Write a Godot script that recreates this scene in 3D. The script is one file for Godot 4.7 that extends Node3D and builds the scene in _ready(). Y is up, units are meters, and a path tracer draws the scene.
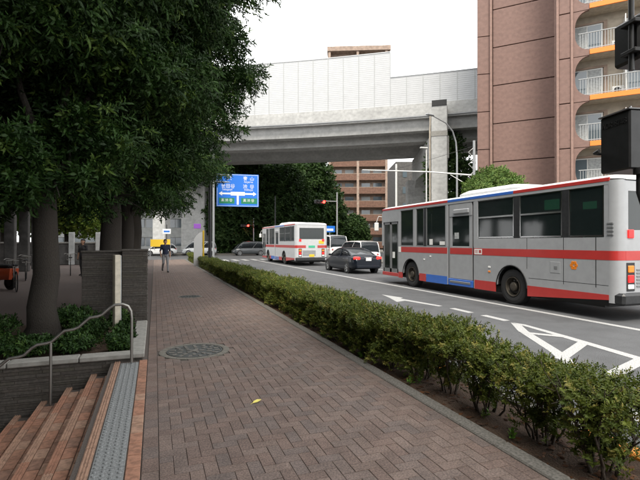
extends Node3D
# A brick pavement beside a hedge and a city street, a viaduct crossing behind. y = 0 is the pavement, x runs to the right of the street, -z along it.

const ROAD := -0.13

class MB:
	var v := PackedVector3Array()
	var n := PackedVector3Array()
	var c := PackedColorArray()
	var col := Color(1, 1, 1)
	func tri(a: Vector3, b: Vector3, d: Vector3) -> void:      # counter-clockwise seen from outside
		var nn := (b - a).cross(d - a).normalized()
		v.push_back(a); v.push_back(d); v.push_back(b)
		n.push_back(nn); n.push_back(nn); n.push_back(nn)
		c.push_back(col); c.push_back(col); c.push_back(col)
	func quad(a: Vector3, b: Vector3, d: Vector3, e: Vector3) -> void:
		tri(a, b, d); tri(a, d, e)
	func stri(a: Vector3, b: Vector3, d: Vector3, na: Vector3, nb: Vector3, nd: Vector3) -> void:
		v.push_back(a); v.push_back(d); v.push_back(b)
		n.push_back(na); n.push_back(nd); n.push_back(nb)
		c.push_back(col); c.push_back(col); c.push_back(col)
	func box(p: Vector3, s: Vector3, ch := 0.0, b := Basis.IDENTITY) -> void:
		var h := s * 0.5
		if ch <= 0.0:
			var q := []
			for i in 8:
				q.append(p + b * Vector3(h.x if i & 1 else -h.x, h.y if i & 2 else -h.y, h.z if i & 4 else -h.z))
			quad(q[4], q[5], q[7], q[6]); quad(q[1], q[0], q[2], q[3]); quad(q[5], q[1], q[3], q[7])
			quad(q[0], q[4], q[6], q[2]); quad(q[6], q[7], q[3], q[2]); quad(q[0], q[1], q[5], q[4])
			return
		var k: float = min(ch, min(h.x, min(h.y, h.z)) * 0.9)
		for ax in 3:
			var a1 := (ax + 1) % 3
			var a2 := (ax + 2) % 3
			for sg in [-1.0, 1.0]:
				var f := []
				for w in [[-1, -1], [1, -1], [1, 1], [-1, 1]]:
					var t := Vector3()
					t[ax] = h[ax] * sg; t[a1] = (h[a1] - k) * w[0]; t[a2] = (h[a2] - k) * w[1]
					f.append(p + b * t)
				if sg > 0: quad(f[0], f[1], f[2], f[3])
				else: quad(f[3], f[2], f[1], f[0])
			for s1 in [-1.0, 1.0]:
				for s2 in [-1.0, 1.0]:
					var e := []
					for w in [[-1, 0], [1, 0], [1, 1], [-1, 1]]:
						var t := Vector3()
						t[ax] = (h[ax] - k) * w[0]
						t[a1] = (h[a1] - (k if w[1] else 0.0)) * s1
						t[a2] = (h[a2] - (0.0 if w[1] else k)) * s2
						e.append(p + b * t)
					if s1 * s2 > 0: quad(e[0], e[1], e[2], e[3])
					else: quad(e[3], e[2], e[1], e[0])
		for i in 8:
			var g := Vector3(1 if i & 1 else -1, 1 if i & 2 else -1, 1 if i & 4 else -1)
			var x0 := p + b * Vector3(g.x * h.x, g.y * (h.y - k), g.z * (h.z - k))
			var y0 := p + b * Vector3(g.x * (h.x - k), g.y * h.y, g.z * (h.z - k))
			var z0 := p + b * Vector3(g.x * (h.x - k), g.y * (h.y - k), g.z * h.z)
			if g.x * g.y * g.z > 0: tri(x0, y0, z0)
			else: tri(z0, y0, x0)
	func slab(x0: float, x1: float, y0: float, y1: float, z0: float, z1: float, ch := 0.0) -> void:
		box(Vector3((x0 + x1) / 2, (y0 + y1) / 2, (z0 + z1) / 2), Vector3(absf(x1 - x0), absf(y1 - y0), absf(z1 - z0)), ch)
	func lid(p: Vector3, s: Vector3, k := 0.006) -> void:      # top and bevelled rim of a paver
		var h := s * 0.5
		var t := []
		var r := []
		var u := []
		for w in [[-1, 1], [1, 1], [1, -1], [-1, -1]]:
			t.append(p + Vector3(w[0] * (h.x - k), 0, w[1] * (h.z - k)))
			r.append(p + Vector3(w[0] * h.x, -k, w[1] * h.z))
			u.append(p + Vector3(w[0] * h.x, -s.y, w[1] * h.z))
		quad(t[0], t[1], t[2], t[3])
		for i in 4:
			var j := (i + 1) % 4
			quad(r[i], r[j], t[j], t[i])
			quad(u[i], u[j], r[j], r[i])
	func beam(a: Vector3, b: Vector3, w: float, h: float, ch := 0.0) -> void:
		var d := (b - a)
		var z := d.normalized()
		var up := Vector3.UP if absf(z.y) < 0.95 else Vector3.RIGHT
		var x := up.cross(z).normalized()
		box((a + b) / 2, Vector3(w, h, d.length()), ch, Basis(x, z.cross(x), z))
	func tube(pts: Array, rad: Array, sides := 8, caps := true) -> void:
		var rings := []
		var nrm := []
		var last := Vector3.RIGHT
		for i in pts.size():
			var d: Vector3 = (pts[min(i + 1, pts.size() - 1)] - pts[max(i - 1, 0)]).normalized()
			var x := last - d * last.dot(d)
			if x.length() < 0.05: x = Vector3.FORWARD - d * Vector3.FORWARD.dot(d)
			x = x.normalized(); last = x
			var y := d.cross(x)
			var ring := []
			var nn := []
			var r: float = rad[min(i, rad.size() - 1)]
			for k in sides:
				var a := TAU * k / sides
				var o := x * cos(a) + y * sin(a)
				ring.append(pts[i] + o * r); nn.append(o)
			rings.append(ring); nrm.append(nn)
		for i in pts.size() - 1:
			for k in sides:
				var j := (k + 1) % sides
				stri(rings[i][k], rings[i][j], rings[i + 1][j], nrm[i][k], nrm[i][j], nrm[i + 1][j])
				stri(rings[i][k], rings[i + 1][j], rings[i + 1][k], nrm[i][k], nrm[i + 1][j], nrm[i + 1][k])
		if caps:
			for k in range(1, sides - 1):
				tri(rings[0][0], rings[0][k + 1], rings[0][k])
				tri(rings[-1][0], rings[-1][k], rings[-1][k + 1])
	func lathe(prof: Array, seg: int, t: Transform3D) -> void: # prof: Vector2(radius, along y), from low to high outside
		for i in prof.size() - 1:
			var d: Vector2 = prof[i + 1] - prof[i]
			var nl := Vector2(d.y, -d.x).normalized()
			for k in seg:
				var a := TAU * k / seg
				var b := TAU * (k + 1) / seg
				var q := []
				var m := []
				for w in [[i, a], [i, b], [i + 1, b], [i + 1, a]]:
					var pr: Vector2 = prof[w[0]]
					q.append(t * Vector3(pr.x * cos(w[1]), pr.y, -pr.x * sin(w[1])))
					m.append((t.basis * Vector3(nl.x * cos(w[1]), nl.y, -nl.x * sin(w[1]))).normalized())
				stri(q[0], q[1], q[2], m[0], m[1], m[2])
				stri(q[0], q[2], q[3], m[0], m[2], m[3])
	func prism(poly: PackedVector2Array, depth: float, t: Transform3D) -> void:  # counter-clockwise outline in t's xy plane, from z = 0 to z = depth
		if Geometry2D.is_polygon_clockwise(poly): poly.reverse()
		var ix := Geometry2D.triangulate_polygon(poly)
		for i in range(0, ix.size(), 3):
			var a := poly[ix[i]]
			var b := poly[ix[i + 1]]
			var d := poly[ix[i + 2]]
			if (b - a).cross(d - a) < 0:
				var w := b
				b = d; d = w
			tri(t * Vector3(a.x, a.y, depth), t * Vector3(b.x, b.y, depth), t * Vector3(d.x, d.y, depth))
			tri(t * Vector3(a.x, a.y, 0), t * Vector3(d.x, d.y, 0), t * Vector3(b.x, b.y, 0))
		for i in poly.size():
			var a := poly[i]
			var b := poly[(i + 1) % poly.size()]
			quad(t * Vector3(a.x, a.y, 0), t * Vector3(b.x, b.y, 0), t * Vector3(b.x, b.y, depth), t * Vector3(a.x, a.y, depth))
	func loft(rings: Array, caps := true, smooth := true) -> void:   # closed rings of equal length, seen counter-clockwise from the last one
		var m: int = rings[0].size()
		var nrm := []
		for i in rings.size():
			var nn := []
			for k in m:
				var du: Vector3 = rings[i][(k + 1) % m] - rings[i][(k - 1 + m) % m]
				var dv: Vector3 = rings[min(i + 1, rings.size() - 1)][k] - rings[max(i - 1, 0)][k]
				nn.append(du.cross(dv).normalized())
			nrm.append(nn)
		for i in rings.size() - 1:
			for k in m:
				var j := (k + 1) % m
				if smooth:
					stri(rings[i][k], rings[i][j], rings[i + 1][j], nrm[i][k], nrm[i][j], nrm[i + 1][j])
					stri(rings[i][k], rings[i + 1][j], rings[i + 1][k], nrm[i][k], nrm[i + 1][j], nrm[i + 1][k])
				else:
					quad(rings[i][k], rings[i][j], rings[i + 1][j], rings[i + 1][k])
		if caps:
			for e in [0, rings.size() - 1]:
				var mid := Vector3()
				for q in rings[e]: mid += q / m
				for k in m:
					var j := (k + 1) % m
					if e == 0: tri(mid, rings[e][j], rings[e][k])
					else: tri(mid, rings[e][k], rings[e][j])
	func mesh() -> ArrayMesh:
		var a := []
		a.resize(Mesh.ARRAY_MAX)
		a[Mesh.ARRAY_VERTEX] = v; a[Mesh.ARRAY_NORMAL] = n; a[Mesh.ARRAY_COLOR] = c
		var m := ArrayMesh.new()
		m.add_surface_from_arrays(Mesh.PRIMITIVE_TRIANGLES, a)
		return m

var rng := RandomNumberGenerator.new()
var M := {}
var taken := {}
var tex := {}

func R(a: float, b: float) -> float: return rng.randf_range(a, b)

func numbered(called: String) -> String:
	var k: int = taken.get(called, 0)
	taken[called] = k + 1
	return called if k == 0 else "%s_%03d" % [called, k]

func tag(o: Node, label: String, category: String, group := "", kind := "") -> Node:
	if label: o.set_meta("label", label)
	if category: o.set_meta("category", category)
	if group: o.set_meta("group", group)
	if kind: o.set_meta("kind", kind)
	return o

func thing(called: String, label: String, category: String, at := Vector3.ZERO, yaw := 0.0, group := "") -> Node3D:
	var o := Node3D.new()
	o.name = numbered(called)
	add_child(o)
	o.position = at; o.rotation.y = yaw
	tag(o, label, category, group)
	return o

func part(called: String, mb, m: Material, parent: Node = null, at := Vector3.ZERO) -> MeshInstance3D:
	var o := MeshInstance3D.new()
	o.mesh = mb.mesh() if mb is MB else mb
	o.material_override = m
	o.position = at
	if parent == null:
		o.name = numbered(called); add_child(o)
	else:
		o.name = called; parent.add_child(o, true)
	return o

func ground(called: String, mb, m: Material, label: String) -> MeshInstance3D:
	var o := part(called, mb, m)
	o.set_meta("kind", "structure"); o.set_meta("label", label)
	return o

func copy(o: Node3D, label: String, at: Vector3, yaw: float) -> Node3D:
	var d: Node3D = o.duplicate()
	var base := String(o.name)
	if base.length() > 4 and base[base.length() - 4] == "_": base = base.left(base.length() - 4)
	d.name = numbered(base)
	add_child(d)
	d.position = at; d.rotation.y = yaw
	if label: d.set_meta("label", label)
	return d

# ---------- materials ----------
func grain(key: String, size: int, freq: float, oct: int, lo: float, hi: float, sd := 1, kind := FastNoiseLite.TYPE_SIMPLEX_SMOOTH) -> NoiseTexture2D:
	var f := FastNoiseLite.new()
	f.seed = sd; f.noise_type = kind; f.frequency = freq
	f.fractal_octaves = oct; f.fractal_gain = 0.62
	var t := NoiseTexture2D.new()
	t.width = size; t.height = size; t.seamless = true; t.noise = f
	var g := Gradient.new()
	g.set_color(0, Color(lo, lo, lo)); g.set_color(1, Color(hi, hi, hi))
	t.color_ramp = g
	tex[key] = t
	return t

func mat(key: String, c: Color, rough := 0.8, metal := 0.0, t := "", metres := 1.0, bump := 0.0, vc := false) -> StandardMaterial3D:
	var m := StandardMaterial3D.new()
	m.resource_name = key
	m.albedo_color = c.linear_to_srgb()
	m.roughness = rough; m.metallic = metal
	m.vertex_color_use_as_albedo = vc
	if t:
		m.albedo_texture = tex[t]
		m.uv1_triplanar = true; m.uv1_world_triplanar = true
		m.uv1_scale = Vector3.ONE / metres
		if bump > 0:
			m.heightmap_enabled = true; m.heightmap_texture = tex[t]; m.heightmap_scale = bump
	M[key] = m
	return m

func mottle(m: StandardMaterial3D, t: String, metres: float) -> void:     # a second, coarser layer of stains and patches
	m.detail_enabled = true
	m.detail_blend_mode = BaseMaterial3D.BLEND_MODE_MUL
	m.detail_albedo = tex[t]
	m.detail_uv_layer = BaseMaterial3D.DETAIL_UV_2
	m.uv2_triplanar = true; m.uv2_world_triplanar = true
	m.uv2_scale = Vector3.ONE / metres

func materials() -> void:
	grain("fine", 512, 0.05, 5, 0.62, 1.15, 3)
	grain("soft", 512, 0.012, 6, 0.72, 1.12, 5)
	grain("blotch", 512, 0.006, 7, 0.5, 1.25, 8)
	grain("faint", 512, 0.01, 6, 0.86, 1.06, 15)
	grain("film", 512, 0.012, 6, 0.955, 1.015, 27)
	grain("speck", 512, 0.16, 3, 0.45, 1.3, 11)
	grain("bark", 512, 0.03, 6, 0.35, 1.3, 21, FastNoiseLite.TYPE_CELLULAR)
	mat("brick", Color(1, 1, 1), 0.9, 0, "fine", 0.5, 0.25, true)
	mat("joint", Color(0.11, 0.09, 0.078), 1.0, 0, "fine", 0.4)
	for i in 6:
		mat("brick%d" % i, [Color(.222, .160, .134), Color(.196, .139, .117), Color(.238, .175, .148), Color(.190, .146, .129), Color(.215, .150, .125), Color(.206, .154, .133)][i], 0.9, 0, "fine", 0.5, 0.25)
	for i in 4:
		mat("terra%d" % i, [Color(.36, .18, .115), Color(.30, .155, .10), Color(.37, .225, .155), Color(.26, .145, .10)][i], 0.85, 0, "soft", 0.5, 0.2)
	mat("tactile", Color(.25, .26, .26), 0.8, 0, "fine", 0.5, 0.1)
	mat("slate", Color(.088, .078, .067), 0.8, 0, "soft", 0.35, 0.2, true)
	mat("concrete", Color(.30, .29, .265), 0.9, 0, "faint", 0.8)
	mat("kerb", Color(.19, .178, .158), 0.9, 0, "fine", 0.8, 0.3)
	mat("viaduct", Color(.50, .50, .488), 0.85, 0, "faint", 7.0)
	mat("barrier", Color(.47, .48, .49), 0.5, 0, "film", 5.0)
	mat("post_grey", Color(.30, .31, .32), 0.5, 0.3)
	mat("asphalt", Color(.118, .121, .127), 0.85, 0, "speck", 1.3, 0.6)
	mat("road_paint", Color(.66, .66, .65), 0.7, 0, "speck", 0.9)
	mat("orange_paint", Color(.78, .27, .03), 0.7, 0, "soft", 0.6)
	mat("soil", Color(.095, .058, .036), 1.0, 0, "fine", 0.5, 2.0)
	mat("litter", Color(.24, .13, .06), 0.9, 0, "", 1, 0, true)
	mat("earth", Color(.12, .115, .10), 1.0, 0, "blotch", 6.0)
	mat("bark", Color(.050, .042, .034), 0.95, 0, "fine", 0.5, 3.0).uv1_scale = Vector3(3.2, .7, 3.2)
	mat("twig", Color(.10, .075, .055), 0.9, 0, "bark", 0.3)
	for a in [["leaf", Color(1, 1, 1), 0.55], ["hedge_leaf", Color(1, 1, 1), 0.5], ["far_leaf", Color(1, 1, 1), 0.6]]:
		var m := mat(a[0], a[1], a[2], 0, "", 1, 0, true)
		m.metallic_specular = 0.3
		if a[0] == "leaf": continue
		m.backlight_enabled = true
		m.backlight = Color(0.22, 0.28, 0.08).linear_to_srgb()
	mat("steel", Color(.30, .29, .27), 0.45, 0.9)
	mat("marble", Color(.55, .50, .40), 0.5, 0, "faint", 0.5)
	mat("iron", Color(.10, .105, .10), 0.6, 0.4, "fine", 0.4, 0.2)
	mat("cover_ring", Color(.20, .185, .155), 0.85, 0, "fine", 0.5, 0.2)
	# vehicles
	var paint := func(key: String, c: Color, coat := 0.6, rough := 0.4, metal := 0.0):
		var m := mat(key, c, rough, metal, "film", 2.0)
		m.clearcoat_enabled = true; m.clearcoat = coat; m.clearcoat_roughness = 0.12
	paint.call("bus_silver", Color(.345, .355, .37), 0.3, 0.45, 0.1)
	paint.call("bus_white", Color(.76, .77, .78), 0.5)
	paint.call("bus_pale", Color(.50, .51, .52), 0.4)
	paint.call("bus_red", Color(.44, .032, .028), 0.5)
	paint.call("bus_blue", Color(.03, .13, .50), 0.5)
	paint.call("navy", Color(.006, .009, .016), 0.3, 0.3)
	M.navy.metallic_specular = 0.35
	paint.call("car_white", Color(.72, .73, .73), 0.9, 0.35)
	paint.call("car_silver", Color(.40, .42, .44), 0.9, 0.35, 0.3)
	paint.call("car_dark", Color(.03, .035, .04), 0.9, 0.35)
	paint.call("scooter_red", Color(.55, .09, .03), 0.8)
	mat("rubber", Color(.018, .018, .019), 0.8, 0, "fine", 0.4)
	mat("rim", Color(.10, .088, .072), 0.6, 0.6, "fine", 0.4)
	mat("alloy", Color(.42, .43, .44), 0.35, 0.9)
	mat("black", Color(.014, .014, .015), 0.55)
	mat("black_satin", Color(.022, .023, .025), 0.42, 0, "soft", 0.8)
	mat("grey_plastic", Color(.16, .165, .17), 0.5)
	mat("seat_green", Color(.03, .20, .12), 0.9)
	mat("chrome", Color(.6, .6, .6), 0.2, 1.0)
	var g := mat("bus_glass", Color(.012, .018, .018), 0.06)
	g.transparency = BaseMaterial3D.TRANSPARENCY_ALPHA; g.albedo_color.a = 0.84
	g = mat("car_glass", Color(.02, .025, .03), 0.04)
	g.transparency = BaseMaterial3D.TRANSPARENCY_ALPHA; g.albedo_color.a = 0.88
	mat("window_glass", Color(.10, .13, .15), 0.07, 0.0).metallic_specular = 0.8
	mat("pale_curtain", Color(.42, .44, .44), 0.9, 0, "soft", 1.0)
	mat("lamp_red_off", Color(.35, .012, .012), 0.25)
	for a in [["lamp_red", Color(1, .10, .08), 2.2], ["tail_red", Color(1, .05, .04), .45], ["signal_red", Color(1, .16, .12), 7.0], ["green_glow", Color(.25, .65, .45), 0.9]]:  # the green one is no lamp: a glow added inside the bus windows
		var m := mat(a[0], Color(.4, .02, .02) if a[0] != "green_glow" else Color(.02, .2, .1), 0.3)
		m.emission_enabled = true; m.emission = a[1]; m.emission_energy_multiplier = a[2]
	mat("amber", Color(.75, .22, .02), 0.3)
	mat("yellow", Color(.72, .48, .03), 0.6)
	mat("plate_green", Color(.05, .42, .25), 0.5)
	mat("white", Color(.75, .75, .73), 0.6)
	mat("sign_blue", Color(.010, .16, .66), 0.45)
	mat("sign_green", Color(.01, .20, .09), 0.45)
	mat("sign_white", Color(.78, .80, .82), 0.45)
	mat("purple", Color(.23, .07, .40), 0.5)
	# buildings
	mat("tile_wall", Color(.215, .130, .107), 0.75, 0, "faint", 1.7)
	mat("tile_rib", Color(.29, .185, .152), 0.8, 0, "faint", 1.7)
	mat("beige", Color(.47, .41, .33), 0.9, 0, "faint", 2.0)
	mat("balcony_orange", Color(.80, .22, .03), 0.6)
	mat("far_brick", Color(.175, .095, .066), 0.9, 0, "soft", 3.0)
	mat("far_beige", Color(.36, .27, .215), 0.9, 0, "soft", 5.0)
	mat("dark_room", Color(.035, .033, .032), 0.9)
	mat("plaster", Color(.52, .53, .52), 0.85, 0, "faint", 4.0)
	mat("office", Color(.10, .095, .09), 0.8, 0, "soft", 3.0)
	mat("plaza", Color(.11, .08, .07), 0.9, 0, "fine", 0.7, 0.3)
	mottle(M.asphalt, "faint", 5.0); mottle(M.viaduct, "faint", 2.2); mottle(M.brick, "faint", 1.6); mottle(M.road_paint, "fine", 0.7)
	for i in 6: mottle(M["brick%d" % i], "faint", 1.6)
	mat("rail_white", Color(.62, .62, .60), 0.5)
	mat("rail_grey", Color(.36, .37, .37), 0.5)

func _ready() -> void:
	rng.seed = 4711
	var cam := Camera3D.new()
	cam.name = "camera"
	cam.fov = 2.0 * rad_to_deg(atan(240.0 / 450.0))
	cam.near = 0.05; cam.far = 900
	cam.position = Vector3(0, 1.62, 0)
	cam.rotation = Vector3(deg_to_rad(0.25), -atan(165.0 / 450.0), 0)
	add_child(cam)
	cam.current = true
	var we := WorldEnvironment.new()
	var env := Environment.new()
	var sky := Sky.new()
	var sm := ProceduralSkyMaterial.new()
	sm.sky_top_color = Color(.955, .96, .962)
	sm.sky_horizon_color = Color(.978, .98, .98)
	sm.ground_bottom_color = Color(.40, .40, .40)
	sm.ground_horizon_color = Color(.60, .60, .60)
	sm.sky_curve = 0.2
	sm.sun_angle_max = 1.0
	sky.sky_material = sm
	env.background_mode = Environment.BG_SKY
	env.sky = sky
	env.background_energy_multiplier = 1.0
	env.tonemap_mode = Environment.TONE_MAPPER_LINEAR
	env.tonemap_exposure = 2.75
	env.sdfgi_enabled = true; env.ssao_enabled = true; env.ssil_enabled = true
	we.environment = env
	we.name = "world_environment"
	add_child(we)
	var sun := DirectionalLight3D.new()
	sun.name = "sun"
	sun.light_energy = 0.5; sun.light_angular_distance = 18.0
	sun.light_color = Color(1.0, .97, .92)
	sun.shadow_enabled = true
	sun.rotation_degrees = Vector3(-54, -22, 0)
	add_child(sun)
	materials()
	grounds()
	pavement()
	stairs()
	viaduct()
	tile_building()
	far_buildings()
	trees()
	hedge()
	planter()
	buses()
	cars()
	street_things()
	people()

# ---------- ground ----------
func sheet(x0: float, x1: float, d0: float, d1: float, y: float, m := MB.new()) -> MB:
	m.quad(Vector3(x0, y, -d0), Vector3(x1, y, -d0), Vector3(x1, y, -d1), Vector3(x0, y, -d1))
	return m

func strip(pts: Array, y: float, m: MB) -> void:   # outline in (x, distance)
	var poly := PackedVector2Array()
	for p in pts: poly.push_back(Vector2(p[0], p[1]))
	var ix := Geometry2D.triangulate_polygon(poly)
	for i in range(0, ix.size(), 3):
		var q := []
		for k in 3: q.append(Vector3(poly[ix[i + k]].x, y, -poly[ix[i + k]].y))
		if (q[1] - q[0]).cross(q[2] - q[0]).y < 0: m.tri(q[0], q[2], q[1])
		else: m.tri(q[0], q[1], q[2])

func grounds() -> void:
	var e := MB.new()
	sheet(3.0, 500, -60, 700, -0.17, e)
	sheet(-500, 3.0, 30, 700, -0.17, e)
	sheet(-500, 3.0, -60, 30, -1.9, e)
	ground("ground", e, M.earth, "bare ground under the whole place")
	var r := sheet(3.6, 17.4, -40, 44, ROAD)
	sheet(-80, 80, 44, 62, ROAD, r)
	ground("road", r, M.asphalt, "grey asphalt street with worn white markings")
	var y := ROAD + 0.004
	var lane := MB.new()
	strip([[8.97, -10], [9.15, -10], [9.1, 41], [8.92, 41]], y, lane)
	ground("lane_line", lane, M.road_paint, "long solid white lane line beside the buses")
	var l2 := MB.new()
	strip([[13.45, -10], [13.62, -10], [13.55, 41], [13.38, 41]], y, l2)
	ground("lane_line", l2, M.road_paint, "solid white line on the far side of the grey bus")
	for d in [[9.15, 9.95], [7.95, 8.75]]:
		var k := MB.new()
		strip([[7.24, d[0]], [7.42, d[0]], [7.45, d[1]], [7.27, d[1]]], y, k)
		ground("lane_dash", k, M.road_paint, "short white dash between arrow and hatching")
	var a := MB.new()
	strip([[7.38, 10.4], [7.22, 10.35], [6.98, 11.7], [6.62, 11.55], [6.9, 12.5], [7.08, 13.35], [7.3, 12.35], [7.12, 12.2]], y, a)
	ground("road_arrow", a, M.road_paint, "white bent arrow painted on the asphalt")
	# hatched nose that widens towards the camera
	var h := MB.new()
	strip([[7.28, 7.75], [7.05, 6.4], [6.72, 4.7], [6.0, 1.2], [6.2, 1.2], [6.9, 4.65], [7.2, 6.3], [7.36, 7.45]], y, h)
	strip([[7.24, 7.74], [6.72, 7.0], [5.95, 5.55], [5.02, 4.1], [4.42, 3.1], [3.95, 1.7], [4.12, 1.7], [4.58, 3.0], [5.18, 4.0], [6.1, 5.45], [6.86, 6.88], [7.24, 7.44]], y, h)
	for q in [[6.62, 6.72, 7.02, 6.2], [5.62, 4.95, 6.9, 5.62], [4.95, 3.9, 6.72, 4.5], [4.35, 2.8, 6.45, 3.3]]:
		strip([[q[0], q[1]], [q[2], q[3]], [q[2] + .04, q[3] + .22], [q[0] + .04, q[1] + .22]], y + 0.002, h)
	ground("road_hatching", h, M.road_paint, "white hatched nose marking beside the hedge")
	for d in [41.5, 42.6]:
		pass
	var sl := MB.new()
	strip([[9.2, 40.6], [17.2, 40.6], [17.2, 41.0], [9.2, 41.0]], y, sl)
	ground("stop_line", sl, M.road_paint, "white stop line before the crossing under the viaduct")
	for i in 9:
		var z := MB.new()
		strip([[4.2 + i * 0.95, 42.2], [4.65 + i * 0.95, 42.2], [4.65 + i * 0.95, 45.2], [4.2 + i * 0.95, 45.2]], y, z)
		ground("crossing_bar", z, M.road_paint, "white bar of the zebra crossing under the viaduct")
	var p2 := MB.new()
	p2.slab(17.4, 60, -0.3, 0.0, 40, -44, 0.02)
	ground("far_pavement", p2, M.kerb, "grey pavement across the street")
	var p3 := MB.new()
	p3.slab(-80, 80, -0.3, 0.02, -62, -120, 0.02)
	ground("far_pavement", p3, M.kerb, "grey pavement beyond the viaduct")
	var pz := MB.new()
	pz.slab(-40, -0.14, -0.4, -0.004, -10.2, -44)
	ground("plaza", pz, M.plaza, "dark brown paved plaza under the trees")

func in_view(x: float, d: float) -> Vector3:
	var t := atan(165.0 / 450.0)
	var rx := cos(t) * x - sin(t) * d
	var z := cos(t) * d + sin(t) * x
	return Vector3(320 + 450 * rx / maxf(z, .01), 242 + 450 * 1.62 / maxf(z, .01), z)

func pavement() -> void:
	var b := MB.new()
	b.slab(-0.55, 2.53, -0.4, -0.010, 6, -44)
	var base := ground("pavement", b, M.joint, "brown brick pavement laid in herringbone beside the hedge")
	var cx := 0.56
	var cd := 6.95
	var hole := func(x: float, d: float) -> bool:
		return Vector2(x - cx, d - cd).length() < 0.50 or Vector2(x - 0.98, d - 13.9).length() < 0.36
	var list := []
	var w := 0.1
	var nx := int(ceil(2.45 / w))
	for i in range(-1, nx + 1):
		for j in range(-20, 440):
			var cls := posmod(i - j, 4)
			if cls != 0 and cls != 3: continue
			var x0 := 0.03 + i * w
			var d0 := j * w
			var x1 := x0 + (2 * w if cls == 0 else w)
			var d1 := d0 + (w if cls == 0 else 2 * w)
			x0 = maxf(x0, 0.03); x1 = minf(x1, 2.53)
			if x1 - x0 < 0.02 or d1 > 43.9: continue
			if hole.call((x0 + x1) / 2, (d0 + d1) / 2): continue
			list.append([x0, x1, d0, d1])
	for j in range(-20, 400):            # edge course
		var d0 := j * 0.2
		if d0 + 0.21 > 43.9: break
		list.append([-0.09, 0.028, d0, d0 + 0.2])
	var seen := []
	var rest := []
	for q in list:
		var p := in_view((q[0] + q[1]) / 2, (q[2] + q[3]) / 2)
		if p.z > 0.5 and p.y < 484 and p.x > 0 and p.x < 640: seen.append([p.z, q])
		elif p.z > 0.5: rest.append(q)
	seen.sort_custom(func(a, c): return a[0] < c[0])
	var cache := {}
	for k in seen.size():
		var q: Array = seen[k][1]
		if k >= 300:
			rest.append(q); continue
		var sx := snappedf(q[1] - q[0], 0.001)
		var sz := snappedf(q[3] - q[2], 0.001)
		var key := Vector2(sx, sz)
		if not cache.has(key):
			var mb := MB.new()
			mb.lid(Vector3.ZERO, Vector3(sx - 0.003, 0.06, sz - 0.003), 0.003)
			cache[key] = mb.mesh()
		var o := part("brick", cache[key], M["brick%d" % (rng.randi() % 6)], base, Vector3((q[0] + q[1]) / 2, R(-.0012, .0012), -(q[2] + q[3]) / 2))
		o.rotation.z = R(-.006, .006); o.rotation.x = R(-.006, .006)
	var far := MB.new()
	for q in rest:
		var cc: Color = [Color(.222, .160, .134), Color(.196, .139, .117), Color(.238, .175, .148), Color(.190, .146, .129), Color(.215, .150, .125), Color(.206, .154, .133)][rng.randi() % 6]
		far.col = cc
		far.lid(Vector3((q[0] + q[1]) / 2, R(-.0012, .0012), -(q[2] + q[3]) / 2), Vector3(q[1] - q[0] - .003, .02, q[3] - q[2] - .003), 0.003)
	part("farther_bricks", far, M.brick, base).set_meta("kind", "stuff")
	# kerb stones between bricks and soil
	var ks := MB.new()
	ks.slab(2.537, 2.677, -0.3, -0.01, 6, -43.9)
	var kerb := ground("inner_kerb", ks, M.joint, "grey concrete edging between brick pavement and planting strip")
	var km := MB.new()
	km.slab(-0.072, 0.072, -0.2, 0.012, -0.297, 0.297, 0.012)
	var kmesh := km.mesh()
	for i in 75:
		part("kerb_stone", kmesh, M.kerb, kerb, Vector3(2.607, R(-.003, .003), 1.0 - i * 0.6))
	var rk := MB.new()
	rk.slab(3.462, 3.588, -0.4, -0.02, 6, -41.9)
	var rkerb := ground("road_kerb", rk, M.joint, "kerb between planting strip and street, partly painted orange")
	var rm := MB.new()
	rm.slab(-0.075, 0.075, -0.3, 0.0, -0.297, 0.297, 0.018)
	var rmesh := rm.mesh()
	for i in 71:
		var d := -1.0 + i * 0.6
		part("kerb_stone", rmesh, M.orange_paint if d < 2.6 or (d > 4.6 and d < 5.8) else M.kerb, rkerb, Vector3(3.525, -0.004 + R(-.003, .003), -d))
	# soil with litter
	var soil := MB.new()
	var nz := FastNoiseLite.new()
	nz.seed = 5; nz.frequency = 1.6
	var hh := func(x: float, d: float) -> float: return -0.05 + 0.035 * nz.get_noise_2d(x * 2, d * 2)
	for j in range(-4, 105):
		for i in 5:
			var x0 := 2.678 + i * 0.1546
			var x1 := x0 + 0.1546
			var d0 := j * 0.4
			var d1 := d0 + 0.4
			soil.quad(Vector3(x0, hh.call(x0, d0), -d0), Vector3(x1, hh.call(x1, d0), -d0), Vector3(x1, hh.call(x1, d1), -d1), Vector3(x0, hh.call(x0, d1), -d1))
	ground("planting_strip", soil, M.soil, "brown soil strip under the hedge")
	var lit := MB.new()
	for i in 1700:
		var d := 1.6 + 14.0 * pow(rng.randf(), 1.6)
		var x := R(2.7, 3.44)
		lit.col = Color(.42, .30, .18).lerp(Color(.14, .08, .045), rng.randf())
		var p := Vector3(x, hh.call(x, d) + R(.004, .014), -d)
		var bs := Basis(Vector3.UP, R(0, TAU)) * Basis(Vector3.RIGHT, R(-.5, .5))
		var s := R(.015, .042)
		lit.quad(p + bs * Vector3(-s, 0, 0), p + bs * Vector3(0, 0, s * .5), p + bs * Vector3(s, .004, 0), p + bs * Vector3(0, 0, -s * .5))
	var lo := part("leaf_litter", lit, M.litter)
	tag(lo, "dry brown leaf litter on the soil under the hedge", "litter", "", "stuff")
	manhole(Vector3(cx, 0, -cd), 0.40, "round patterned iron manhole cover with a wide pale ring", true)
	manhole(Vector3(0.98, 0, -13.9), 0.30, "small dark manhole cover farther along the brick pavement", false)
	# fallen yellow leaf
	var lf := MB.new()
	lf.col = Color(.70, .60, .14)
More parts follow.
